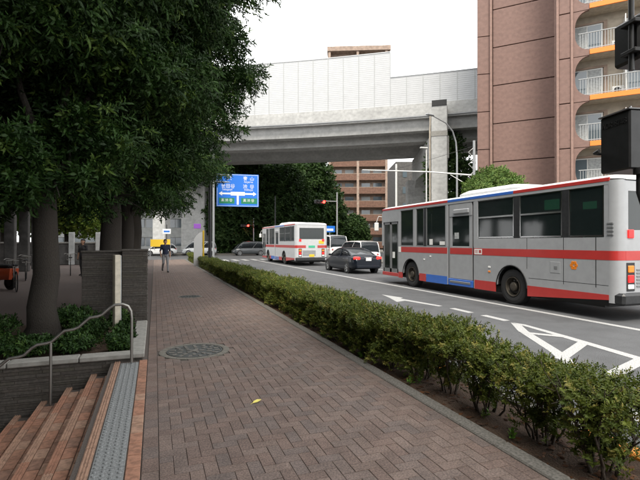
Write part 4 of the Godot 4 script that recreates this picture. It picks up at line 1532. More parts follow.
	# rear
	for band in 2:      # rounded corners, and the stripe that runs round them
		var cor := MB.new()
		var y0: float = [.40, 1.31][band]
		var y1: float = [3.02, 1.51][band]
		var ra: float = [.22, .2235][band]
		for sg in [-1, 1]:
			for k in 8:
				var q := []
				var nn := []
				for w in [k, k + 1]:
					var a: float = PI / 2 * w / 8
					q.append(V(sg * (1.03 + ra * sin(a)), 0, sz(.04) + ra * cos(a))); nn.append(V(sg * sin(a), 0, cos(a)))
				var lo := V(0, y0, 0)
				var hi := V(0, y1, 0)
				if sg > 0:
					cor.stri(q[0] + lo, q[1] + lo, q[1] + hi, nn[0], nn[1], nn[1]); cor.stri(q[0] + lo, q[1] + hi, q[0] + hi, nn[0], nn[1], nn[0])
				else:
					cor.stri(q[1] + lo, q[0] + lo, q[0] + hi, nn[1], nn[0], nn[0]); cor.stri(q[1] + lo, q[0] + hi, q[1] + hi, nn[1], nn[0], nn[1])
		part(["rear_corner", "corner_stripe"][band], cor, [body, M.bus_red][band], t)
	var rp := MB.new()
	rp.slab(-1.035, 1.035, .62, 1.95, sz(-0.130), sz(-0.180), .005)
	rp.slab(-1.035, -.95, 1.95, 3.0, sz(-0.130), sz(-0.180))
	rp.slab(.95, 1.035, 1.95, 3.0, sz(-0.130), sz(-0.180))
	rp.slab(-.95, .95, 2.78, 3.0, sz(-0.130), sz(-0.180))
	part("rear_panel", rp, body, t)
	var rg := MB.new()
	rg.slab(-.95, .95, 1.95, 2.78, sz(-0.140), sz(-0.160))
	part("rear_window", rg, M.bus_glass, t)
	var rs := MB.new()
	rs.slab(-1.03, -.45, 1.31, 1.51, sz(-0.180), sz(-0.186))
	rs.slab(.45, 1.03, 1.31, 1.51, sz(-0.180), sz(-0.186))
	part("rear_stripe", rs, M.bus_red, t)
	for sg in [-1, 1]:
		for q in [[1.78, 1.96, M.tail_red], [1.05, 1.2, M.amber], [.84, 1.0, M.tail_red], [.70, .80, M.white]]:
			var l := MB.new()
			l.slab(sg * .80, sg * .98, q[0], q[1], sz(-0.180), sz(-0.210), .012)
			part("tail_lamp", l, q[2], t)
		var lb := MB.new()
		lb.slab(sg * .77, sg * 1.01, .66, 1.26, sz(-0.180), sz(-0.192))
		part("lamp_backing", lb, M.black, t)
	var bp := MB.new()
	bp.slab(-1.22, 1.22, .36, .62, sz(0.040), sz(-0.280), .05)
	part("rear_bumper", bp, M.black_satin, t)
	var gl := MB.new()
	for k in 6: gl.slab(-.7, .3, .74 + k * .07, .77 + k * .07, sz(-0.180), sz(-0.194))
	part("engine_grille", gl, M.grey_plastic, t)
	for q in [[.55, .95, 1.62, 1.86, M.yellow, "yellow_notice"], [-.25, .25, 1.33, 1.49, M.plate_green, "green_notice"], [-.2, .2, .66, .84, M.yellow, "number_plate"]]:
		var n := MB.new()
		n.slab(q[0], q[1], q[2], q[3], sz(-0.180), sz(-0.198))
		part(q[5], n, q[4], t)
	# front
	var fp := MB.new()
	fp.slab(-1.2, 1.2, .36, 1.3, sz(10.50), sz(10.6), .04)
	fp.slab(-1.2, 1.2, 2.6, 3.03, sz(10.50), sz(10.57), .02)
	part("front_panel", fp, body, t)
	var ws := MB.new()
	ws.slab(-1.2, 1.2, 1.3, 2.6, sz(10.52), sz(10.55))
	part("windscreen", ws, M.bus_glass, t)
	for sg in [-1, 1]:
		var mi := MB.new()
		mi.tube([V(sg * 1.1, 2.75, sz(10.55)), V(sg * 1.28, 2.8, sz(10.8)), V(sg * 1.36, 2.55, sz(10.85))], [.018], 6)
		mi.box(V(sg * 1.36, 2.35, sz(10.85)), V(.2, .36, .09), .03)
		part("mirror", mi, M.white, t)
		var hl := MB.new()
		hl.slab(sg * .75, sg * 1.12, .62, .82, sz(10.58), sz(10.63), .02)
		part("headlight", hl, M.chrome, t)
	# inside
	for i in 7:
		for x in [-.85, .55]:
			if x < 0 and (i == 3 or i == 6): continue
			var s := MB.new()
			var z := sz(.9 + i * 1.25)
			s.box(V(x + .15, 1.0 + (.3 if i < 3 else 0.0), z), V(.75, .12, .42), .03)
			s.box(V(x + .15, 1.35 + (.3 if i < 3 else 0.0), z + .2), V(.75, .7, .1), .03)
			s.box(V(x + .15, .7, z), V(.3, .55, .3))
			part("seat", s, M.seat_green, t)
	return t

func buses() -> void:
	bus("silver city bus with red stripe and blue skirt waiting beside the hedge", V(9.35 + 1.25, ROAD, -(7.05 + BL / 2)), 0.0, M.bus_silver, true).scale.y = 1.03
	bus("smaller looking white city bus with red stripe near the crossing", V(9.55 + 1.25, ROAD, -(31.4 + BL / 2)), 0.0, M.bus_pale, false)

# ---------- cars ----------
func car(label: String, at: Vector3, yaw: float, paint: Material, kind: String, lit := false, group := "") -> Node3D:
	var t := thing("parked_car" if group else "car", label, "car", at, yaw, group)
	# [z (rear +), half width, bottom, shoulder height, crown height]
	var st: Array
	var gh: Array    # greenhouse: [z at base, z at roof] for rear and front, roof height, roof half width
	if kind == "sedan":
		st = [[2.40, .70, .42, .74, .80], [2.33, .82, .32, .90, .97], [2.0, .89, .24, .95, 1.02], [1.4, .91, .2, .97, 1.04], [.6, .91, .18, .94, .98], [-.6, .91, .18, .91, .96], [-1.3, .90, .2, .84, .93], [-1.9, .86, .22, .74, .84], [-2.25, .76, .26, .62, .70], [-2.36, .62, .36, .56, .62]]
		gh = [1.80, .60, -1.35, -.45, 1.42, .60]
	elif kind == "van":
		st = [[2.2, .74, .42, .95, 1.0], [2.15, .82, .3, .98, 1.04], [1.6, .85, .22, .98, 1.03], [0, .85, .2, .97, 1.02], [-1.2, .85, .2, .95, 1.0], [-1.8, .82, .22, .86, .94], [-2.1, .74, .28, .7, .8], [-2.2, .6, .36, .58, .66]]
		gh = [2.15, 1.95, -1.75, -.85, 1.82, .66]
	else:
		st = [[2.0, .70, .42, .88, .94], [1.94, .80, .3, .93, 1.0], [1.4, .85, .22, .94, 1.0], [0, .85, .2, .92, .96], [-1.0, .84, .2, .88, .94], [-1.6, .80, .22, .76, .84], [-1.92, .70, .28, .64, .70], [-2.0, .58, .36, .56, .6]]
		gh = [1.9, 1.5, -1.2, -.4, 1.52, .62]
	var rings := []
	for q in st:
		var w: float = q[1]
		var ring := []
		for p in [[-.92, q[2]], [-1.0, q[2] + .12], [-1.0, (q[2] + q[3]) * .5], [-.985, q[3] - .08], [-.93, q[3]], [-.6, q[4]], [0.0, q[4] + .015], [.6, q[4]], [.93, q[3]], [.985, q[3] - .08], [1.0, (q[2] + q[3]) * .5], [1.0, q[2] + .12], [.92, q[2]]]:
			ring.append(V(p[0] * w, p[1], q[0]))
		ring.reverse()
		rings.append(ring)
	rings.reverse()
	var b := MB.new()
	b.loft(rings)
	part("body", b, paint, t)
	# greenhouse
	var hw := .80
	var sh := 0.92
	var rw: float = gh[5]
	var rh: float = gh[4]
	var gr := []
	var rr := []
	var edge := [[], []]
	var zs := [[gh[0], 0.0, 0.0], [lerpf(gh[0], gh[1], .5), .62, .5], [gh[1], .93, 1.0], [lerpf(gh[1], gh[3], .35), 1.0, 1.0], [lerpf(gh[1], gh[3], .7), 1.0, 1.0], [gh[3], .94, 1.0], [lerpf(gh[3], gh[2], .5), .58, .5], [gh[2], 0.0, 0.0]]
	for q in zs:
		var top: float = sh + .03 + (rh - sh - .03) * q[1]
		var tw: float = lerpf(hw - .06, rw, q[1])
		var ring := []
		for p in [[-hw, sh - .06], [-tw - .02, top - .07 * q[1]], [-tw * .88, top], [0, top + .02], [tw * .88, top], [tw + .02, top - .07 * q[1]], [hw, sh - .06]]: ring.append(V(p[0], p[1], q[0]))
		ring.reverse()
		gr.append(ring)
		edge[0].append(V(-tw - .01, top - .05 * q[1], q[0])); edge[1].append(V(tw + .01, top - .05 * q[1], q[0]))
		if q[1] > .9:
			var rg := []
			for p in [[-tw - .03, top - .075], [-tw - .005, top - .02], [-tw * .86, top + .012], [0, top + .032], [tw * .86, top + .012], [tw + .005, top - .02], [tw + .03, top - .075]]: rg.append(V(p[0], p[1], q[0]))
			rg.reverse()
			rr.append(rg)
	gr.reverse(); rr.reverse()
	var gm := MB.new()
	gm.loft(gr)
	part("window_glass", gm, M.car_glass, t)
	var rm := MB.new()
	rm.loft(rr)
	part("roof", rm, paint, t)
	var pil := MB.new()
	for k in 2:
		pil.tube(edge[k], [.03], 6)
		var sg := -1 if k == 0 else 1
		pil.tube([V(sg * hw, sh - .04, lerpf(gh[2], gh[0], .5)), edge[k][3]], [.03], 6)
	part("pillars", pil, paint, t)
	var ins := MB.new()
	for z in [.2, .95]:
		for x in [-.38, .38]:
			ins.box(V(x, 1.0, z if z < .5 else minf(.95, gh[0] - .8)), V(.5, .5, .12), .04)
	part("seats", ins, M.black, t)
	var wz: float = st[0][0] * .60
	for sg in [-1, 1]:
		for z in [wz, -wz - .05]:
			var wa := MB.new()
			wa.lathe([Vector2(.37, -.2), Vector2(.37, .005), Vector2(.001, .005)], 24, Transform3D(Basis(V(0, 0, 1), V(sg, 0, 0), V(0, sg, 0)), V(sg * .902 * (1.0 if kind == "sedan" else .94), .33, z)))
			part("wheel_arch", wa, M.black, t)
			wheel(t, V(sg * .915 * (1.0 if kind == "sedan" else .94), .32, z), .32, .2, sg, true)
		var tl := MB.new()
		var rz: float = st[0][0]
		tl.box(V(sg * .66, .86, rz - .10), V(.36, .15, .16), .04, Basis(V(0, 1, 0), sg * .35))
		part("tail_lamp", tl, M.lamp_red if lit else M.lamp_red_off, t)
		var hl := MB.new()
		hl.box(V(sg * .6, .62, -rz + .12), V(.34, .14, .2), .04, Basis(V(0, 1, 0), -sg * .35))
		part("headlight", hl, M.chrome, t)
		var mi := MB.new()
		mi.box(V(sg * (.98), 1.0, gh[2] + .45), V(.18, .12, .1), .04)
		part("mirror", mi, paint, t)
		var dl := MB.new()
		for z in [.05, 1.0]: dl.box(V(sg * .905, .82, z), V(.02, .03, .16), .008)
		part("door_handle", dl, M.chrome, t)
	var pl := MB.new()
	pl.box(V(0, .80 if kind == "sedan" else .66, st[0][0] + .0), V(.33, .165, .03), .004)
	part("number_plate", pl, M.white, t)
	var bu := MB.new()
	bu.box(V(0, .40, st[0][0] - .06), V(1.45, .2, .16), .05)
	part("bumper", bu, paint if kind == "sedan" else M.grey_plastic, t)
	var tr := MB.new()
	tr.box(V(0, .91, st[0][0] - .02), V(.5, .03, .03), .01)
	part("boot_trim", tr, M.chrome, t)
	return t

func cars() -> void:
	car("dark navy sedan with lit brake lights ahead of the silver bus", V(10.95, ROAD, -24.55), 0.0, M.navy, "sedan", true)
	car("white minivan showing over the dark sedan's roof", V(14.4, ROAD, -31.0), 0.0, M.car_white, "van")
	car("tall white van waiting beside the farther bus", V(14.6, ROAD, -37.5), 0.0, M.car_white, "van").scale = V(1.08, 1.28, 1.1)
	car("dark van crossing beneath the viaduct behind the blue sign", V(11.5, ROAD, -58.0), PI / 2, M.car_dark, "van")
	for q in [[-4.6, 60.5, "silver car parked beneath the viaduct beyond the yellow banner", "car_silver"], [.6, 60.8, "white car parked beneath the viaduct beside a concrete pier", "car_white"], [5.4, 61.0, "silver van parked beneath the viaduct near the notice board", "car_silver"]]:
		car(q[2], V(q[0], ROAD, -q[1]), PI / 2 + R(-.1, .1), M[q[3]], "van" if "van" in q[2] else "hatch", false, "cars parked beneath the viaduct")

# ---------- street furniture ----------
const GLYPH := {
	"yama": [[5, 1, 5, 9], [1, 4, 1, 9, 9, 9, 9, 4]],
	"ao": [[1, 1.5, 9, 1.5], [1.5, 3, 8.5, 3], [.5, 4.5, 9.5, 4.5], [5, 0, 5, 4.5], [2.5, 10, 2.5, 5.5, 7.5, 5.5, 7.5, 10], [2.5, 7, 7.5, 7], [2.5, 8.5, 7.5, 8.5]],
	"shibu": [[.5, 1, 1.8, 2], [.3, 3.8, 1.6, 4.8], [.5, 9.5, 2, 6.5], [6, .5, 6, 5], [6, 2.5, 9, 2.5], [4, 2, 4, 5], [3, 5, 9.5, 5], [4, 6.5, 5, 7.5], [5, 8, 4, 9.5], [8.5, 6.5, 7.5, 7.5], [7.5, 8, 8.8, 9.5]],
	"ya": [[3.5, .5, 1, 3], [6.5, .5, 9, 3], [5, 2.5, .5, 6.5], [5, 2.5, 9.5, 6.5], [2.8, 6.5, 2.8, 9.8, 7.2, 9.8, 7.2, 6.5, 2.8, 6.5]],
	"se": [[.5, 3.5, 9.5, 3.5], [2.5, 1, 2.5, 9.2, 9, 9.2], [5, .5, 5, 6.5, 7.5, 6.5, 7.5, 1]],
	"ta": [[1, 1, 9, 1, 9, 9, 1, 9, 1, 1], [5, 1, 5, 9], [1, 5, 9, 5]],
	"sawa": [[.5, 1, 1.8, 2], [.3, 3.8, 1.6, 4.8], [.5, 9.5, 2, 6.5], [4, 1, 9, 1, 9, 4], [4, 1, 4, 4.5, 3, 9.5], [4, 4, 9, 4], [6, 4, 9.5, 9.5]],
	"ko": [[5, 0, 5, 1.5], [.5, 1.5, 9.5, 1.5], [3, 3, 7, 3, 7, 4.5, 3, 4.5, 3, 3], [1, 10, 1, 5.8, 9, 5.8, 9, 10], [3.5, 7.2, 6.5, 7.2, 6.5, 9, 3.5, 9, 3.5, 7.2]]}

func glyph(m: MB, g: String, x: float, y: float, size: float, z: float) -> void:
	for st in GLYPH[g]:
		for i in range(0, st.size() - 2, 2):
			var a := V(x + st[i] * size / 10, y - st[i + 1] * size / 10, z)
			var b := V(x + st[i + 2] * size / 10, y - st[i + 3] * size / 10, z)
			var d := (b - a).normalized()
			var w := V(-d.y, d.x, 0) * size * .045
			a -= d * size * .04; b += d * size * .04
			m.quad(a - w, b - w, b + w, a + w)

func lettering(txt: String, size: float, m: Material, parent: Node, at: Vector3, called := "lettering") -> void:
	var tm := TextMesh.new()
	var f := SystemFont.new()
	f.font_names = PackedStringArray(["Droid Sans"])
	tm.font = f; tm.text = txt; tm.font_size = 32; tm.pixel_size = size / 32.0; tm.depth = .004
	part(called, tm, m, parent, at)

func pole(m: MB, p: Vector3, h: float, r0: float, r1: float) -> void:
	m.tube([p, p + V(0, h * .5, 0), p + V(0, h, 0)], [r0, (r0 + r1) / 2, r1], 10)

func street_things() -> void:
	# blue direction sign on its pole
	var sp := thing("direction_sign", "blue overhead road sign with white arrows on a dark pole", "road sign", V(3.05, 0, -27.2))
	var p := MB.new()
	pole(p, V(0, -.1, 0), 6.3, .11, .08)
	part("pole", p, M.black_satin, sp)
	var arm := MB.new()
	arm.tube([V(0, 5.62, 0), V(2.7, 5.62, 0)], [.05], 8)
	arm.tube([V(0, 5.2, 0), V(2.9, 5.2, 0)], [.05], 8)
	part("arm", arm, M.post_grey, sp)
	var bd := Node3D.new()
	bd.name = "board"
	sp.add_child(bd)
	bd.position = V(1.62, 4.72, .1); bd.rotation.y = -.12
	var w := 2.5
	var h := 1.95
	var bm := MB.new()
	bm.slab(-w / 2, w / 2, -h / 2, h / 2, -.03, 0, .004)
	part("plate", bm, M.sign_blue, bd)
	var bo := MB.new()
	for q in [[-w / 2 + .03, w / 2 - .03, h / 2 - .05, h / 2 - .03], [-w / 2 + .03, w / 2 - .03, -h / 2 + .03, -h / 2 + .05], [-w / 2 + .03, -w / 2 + .05, -h / 2 + .03, h / 2 - .03], [w / 2 - .05, w / 2 - .03, -h / 2 + .03, h / 2 - .03]]:
		bo.slab(q[0], q[1], q[2], q[3], 0, .003)
	part("border", bo, M.sign_white, bd)
	var tx := MB.new()
	for q in [["ao", .32, .86, .25], ["yama", .72, .86, .25], ["shibu", .32, .38, .25], ["ya", .72, .38, .25], ["sawa", -.62, .86, .25], ["se", -.98, .38, .25], ["ta", -.70, .38, .25], ["ya", -.42, .38, .25]]:
		glyph(tx, q[0], q[1], q[2], q[3], .005)
	part("place_names", tx, M.sign_white, bd)
	lettering("Aoyama", .15, M.sign_white, bd, V(.64, .52, .003))
	lettering("Shibuya", .15, M.sign_white, bd, V(.64, .045, .003))
	lettering("Setagaya", .15, M.sign_white, bd, V(-.62, .045, .003))
	var ar := MB.new()
	ar.prism(PackedVector2Array([Vector2(-1.12, -.20), Vector2(-.92, -.07), Vector2(-.92, -.15), Vector2(-.42, -.15), Vector2(-.42, -.25), Vector2(-.92, -.25), Vector2(-.92, -.33)]), .003, Transform3D(Basis.IDENTITY, V(0, 0, .001)))
	ar.prism(PackedVector2Array([Vector2(1.12, -.20), Vector2(.92, -.07), Vector2(.92, -.15), Vector2(.42, -.15), Vector2(.42, -.25), Vector2(.92, -.25), Vector2(.92, -.33)]), .003, Transform3D(Basis.IDENTITY, V(0, 0, .001)))
	ar.slab(-.06, .06, -.86, -.31, 0, .004)
	ar.slab(-.42, .42, -.31, -.09, 0, .004)
	part("arrows", ar, M.sign_white, bd)
	for q in [[-1.1, -.2], [.2, 1.15]]:
		var gp := MB.new()
		gp.slab(q[0], q[1], -.80, -.46, 0, .004)
		var gpp := part("green_panel", gp, M.sign_green, bd)
		var gt := MB.new()
		for k in 3: glyph(gt, ["ko", "shibu", "ya"][k], q[0] + .12 + k * .24, -.50, .18, .006)
		part("lettering", gt, M.sign_white, gpp)
	# notice board in the hedge, with yellow post
	var nb := thing("notice_board", "tall white curved notice board with yellow post in the hedge", "notice board", V(2.78, 0, -31.5), -.15)
	var nm := MB.new()
	nm.prism(PackedVector2Array([Vector2(-.32, -.05), Vector2(.24, -.05), Vector2(.24, 2.3), Vector2(.05, 2.25), Vector2(-.16, 2.05), Vector2(-.30, 1.8)]), .1, Transform3D.IDENTITY)
	part("panel", nm, M.white, nb)
	var np := MB.new()
	np.slab(.26, .37, -.1, 2.4, 0, .12, .02)
	part("post", np, M.yellow, nb)
	# purple sign
	var ps := thing("small_sign", "small purple sign on a thin grey post behind the notice board", "sign", V(2.9, 0, -34))
	var pm := MB.new()
	pole(pm, V(0, -.1, 0), 3.0, .03, .03)
	part("post", pm, M.post_grey, ps)
	var pm2 := MB.new()
	pm2.slab(-.25, .25, 2.6, 2.95, .04, .07, .01)
	part("plate", pm2, M.purple, ps)
	var bs := thing("small_sign", "small white and blue sign on a thin post near the yellow banner", "sign", V(1.0, .0, -43.2))
	pm = MB.new()
	pole(pm, V(0, 0, 0), 3.2, .035, .035)
	part("post", pm, M.black, bs)
	pm2 = MB.new()
	pm2.slab(-.35, .35, 2.35, 2.8, .04, .07, .01)
	part("plate", pm2, M.sign_white, bs)
	pm2 = MB.new()
	pm2.slab(-.25, .25, 2.5, 2.65, .07, .075)
	part("plate_print", pm2, M.sign_blue, bs)
	# yellow banner on posts
	var yb := thing("safety_banner", "yellow banner hung between two posts at the pavement's end", "banner", V(.4, 0, -42.5), -.1)
	for x in [-.8, .9]:
		var po := MB.new()
		pole(po, V(x, 0, 0), 1.9, .03, .03)
		part("post", po, M.post_grey, yb)
	pm = MB.new()
	pm.slab(-.8, .9, 1.2, 1.85, -.012, .012, .004)
	part("cloth", pm, M.yellow, yb)
	# traffic light with arm
	for q in [[17.85, 43.5, 5.75, 1.9, "red traffic light on an arm at the crossing beside the brown balcony block"], [13.0, 62.5, 3.9, 1.2, "far red traffic light in front of the dark wood"]]:
		var tl := thing("traffic_light", q[4], "traffic light", V(q[0], 0, -q[1]))
		var po := MB.new()
		pole(po, V(0, -.15, 0), q[2] + 1.2, .09, .07)
		po.tube([V(0, q[2] + .1, 0), V(-q[3], q[2] + .1, 0)], [.045], 8)
		part("pole", po, M.post_grey, tl)
		var hd := MB.new()
		hd.slab(-q[3] - .62, -q[3] + .62, q[2] - .2, q[2] + .2, -.1, .1, .06)
		part("housing", hd, M.black_satin, tl)
		for k in 3:
			var l := MB.new()
			l.lathe([Vector2(.14, 0), Vector2(.12, .03), Vector2(.001, .04)], 18, Transform3D(Basis(Vector3.RIGHT, PI / 2), V(-q[3] - .4 + k * .4, q[2], .1)))
			part("lamp", l, M.signal_red if k == 2 else M.black, tl)
		var ol := OmniLight3D.new()
		ol.name = "lamp_light"
		ol.light_color = Color(1, .16, .12); ol.light_energy = .25; ol.omni_range = 12; ol.light_size = .1; ol.shadow_enabled = true
		ol.position = V(-q[3] + .4, q[2], .32)
		tl.add_child(ol)
		var vis := MB.new()
		for k in 3:
			var pts := []
			for a in 9: pts.append(V(-q[3] - .4 + k * .4 + cos(PI * a / 8) * .15, q[2] + sin(PI * a / 8) * .15, 0))
			for a in 8: vis.quad(pts[a] + V(0, 0, .1), pts[a] + V(0, 0, .3), pts[a + 1] + V(0, 0, .3), pts[a + 1] + V(0, 0, .1))
		part("visor", vis, M.black_satin, tl)
	var pt := thing("lamp_post", "slender dark lamp post in front of the wood", "lamp post", V(14.3, 0, -55.5))
	pm = MB.new()
	pole(pm, V(0, -.15, 0), 7.6, .09, .06)
	part("pole", pm, M.black_satin, pt)
	# lamp post with curved arm beside the pale pier
	var l1 := thing("street_lamp", "street lamp with a long curved arm beside the pale viaduct pier", "street lamp", V(22.6, 0, -29.9))
	pm = MB.new()
	pm.tube([V(0, 0, 0), V(0, 8.5, 0), V(-.1, 9.6, 0), V(-.5, 10.4, .1), V(-1.2, 10.95, .2), V(-2.6, 11.3, .5)], [.1, .07, .06, .055, .05, .045], 10)
	part("pole", pm, M.post_grey, l1)
	pm = MB.new()
	pm.box(V(-2.9, 11.33, .56), V(.75, .13, .26), .05, Basis(Vector3.UP, .2))
	part("lamp_head", pm, M.post_grey, l1)
	var l2 := thing("street_lamp", "short thin street lamp in front of the shaded pier column", "street lamp", V(21.8, 0, -33.0))
	pm = MB.new()
	pole(pm, V(0, 0, 0), 9.6, .07, .05)
	part("pole", pm, M.rail_white, l2)
	pm = MB.new()
	pm.box(V(-.25, 9.65, 0), V(.7, .12, .25), .04)
	part("lamp_head", pm, M.rail_white, l2)
	var l3 := thing("street_lamp", "street lamp head reaching out of the tree crown towards the road", "street lamp", V(5.15, 0, -43.0))
	pm = MB.new()
	pm.tube([V(0, -.15, 0), V(0, 13.0, 0), V(.4, 15.2, 0), V(1.5, 16.0, 0), V(3.2, 16.1, 0)], [.11, .08, .06, .05, .05], 10)
	part("pole", pm, M.post_grey, l3)
	pm = MB.new()
	pm.box(V(3.7, 16.12, 0), V(1.0, .16, .3), .05)
	part("lamp_head", pm, M.post_grey, l3)
	var wp := thing("utility_pole", "white pole standing before the dark gap under the viaduct", "pole", V(20.3, 0, -35.5))
	pm = MB.new()
	pole(pm, V(0, 0, 0), 8.6, .10, .09)
	part("pole", pm, M.rail_white, wp)
	# mast with a long signal arm behind the bus
	var ms := thing("signal_mast", "grey mast with a long horizontal arm behind the silver bus roof", "mast", V(22.4, 0, -27.6))
	pm = MB.new()
	pole(pm, V(0, 0, 0), 9.2, .13, .10)
	part("mast", pm, M.post_grey, ms)
	pm = MB.new()
	pm.tube([V(0, 6.6, 0), V(-3.2, 6.9, -1.4), V(-7.6, 7.1, -3.4)], [.06, .05, .035], 8)
	pm.tube([V(0, 5.6, 0), V(-1.6, 6.65, -.7)], [.03], 6)
	part("arm", pm, M.rail_white, ms)
	pm = MB.new()
	pm.tube([V(0, 8.8, 0), V(-2.4, 8.0, -1.0), V(-5.4, 7.1, -2.4)], [.012], 5)
	part("stay_wire", pm, M.black, ms)
	for k in 4:
		pm = MB.new()
		pm.tube([V(.0, 5.2 + k * .9, 0), V(-.55, 5.6 + k * .9, .05), V(0, 6.0 + k * .9, 0)], [.02], 5)
		part("brace", pm, M.rail_white, ms)
	# railing across the street
	var rl := thing("guard_rail", "grey guard railing along the pavement across the street", "railing", V(17.6, 0, -34))
	for i in 8:
		pm = MB.new()
		pole(pm, V(0, 0, -i * 1.4), .85, .03, .03)
		part("post", pm, M.post_grey, rl)
	for y in [.4, .82]:
		pm = MB.new()
		pm.tube([V(0, y, 0), V(0, y, -9.8)], [.025], 6)
		part("rail", pm, M.post_grey, rl)
	var bs2 := thing("small_sign", "small blue sign on a post before the brown balcony block", "sign", V(18.2, 0, -46.5))
	pm = MB.new()
	pole(pm, V(0, -.1, 0), 3.4, .04, .04)
	part("post", pm, M.post_grey, bs2)
	pm = MB.new()
	pm.slab(-.6, .6, 2.7, 3.4, .04, .07, .01)
	part("plate", pm, M.sign_blue, bs2)
	pm = MB.new()
	pm.slab(-.4, .4, 2.85, 3.1, .07, .075)
	part("plate_print", pm, M.sign_white, bs2)
	pedestrian_signal()
	bikes()

func pedestrian_signal() -> void:
	# pole just beyond the edge of the view, two housings turned towards the pavement
	var t := thing("pedestrian_signal", "black signal housings on a bent pipe above the kerb", "traffic light", V(3.5, -.05, -1.9))
	var m := MB.new()
	pole(m, V(0, -.05, 0), 4.6, .07, .06)
	part("pole", m, M.black_satin, t)
	m = MB.new()
	m.tube([V(0, 1.80, 0), V(.0, 1.81, -.25), V(0, 1.84, -.38), V(0, 1.92, -.46), V(0, 2.05, -.50), V(0, 2.24, -.50)], [.026], 10)
	m.tube([V(0, 2.19, -.50), V(0, 2.24, -.50)], [.045], 12)
	part("bracket", m, M.black_satin, t)
	var hs := Node3D.new()
	hs.name = "lower_housing"
	t.add_child(hs)
	hs.position = V(.10, 2.46, -.62); hs.rotation.y = deg_to_rad(-90 - 12)
	m = MB.new()      # +z of the housing looks at the pavement
	m.slab(-.15, .15, -.23, .23, -.17, .17, .012)
	part("case", m, M.black_satin, hs)
	m = MB.new()
	m.slab(-.157, .157, .228, .238, -.18, .18)
	part("lid", m, M.grey_plastic, hs)
	m = MB.new()
	m.tube([V(-.148, -.06, .165), V(-.155, -.055, .215), V(-.10, -.045, .22)], [.014], 8)
	part("latch", m, M.black, hs)
	m = MB.new()
	m.tube([V(.08, .23, .1), V(.08, .27, .1)], [.009], 8)
	part("screw", m, M.alloy, hs)
	lettering("AOR-8748", .055, M.black, hs, V(.0, .15, .1715))
	var up := Node3D.new()
	up.name = "upper_housing"
	t.add_child(up)
	up.position = V(.02, 3.22, -.535); up.rotation.y = deg_to_rad(-90 - 12)
	m = MB.new()
	m.slab(-.10, .15, -.18, .16, -.12, .12, .02)
	part("case", m, M.black_satin, up)
	m = MB.new()
	m.tube([V(.10, -.26, .14), V(.10, 1.0, .14)], [.02], 10)
	part("pipe", m, M.black_satin, up)
	m = MB.new()
	for y in [-.12, .1]: m.slab(.02, .16, y - .015, y + .015, .0, .165, .004)
	part("clamp", m, M.black, up)

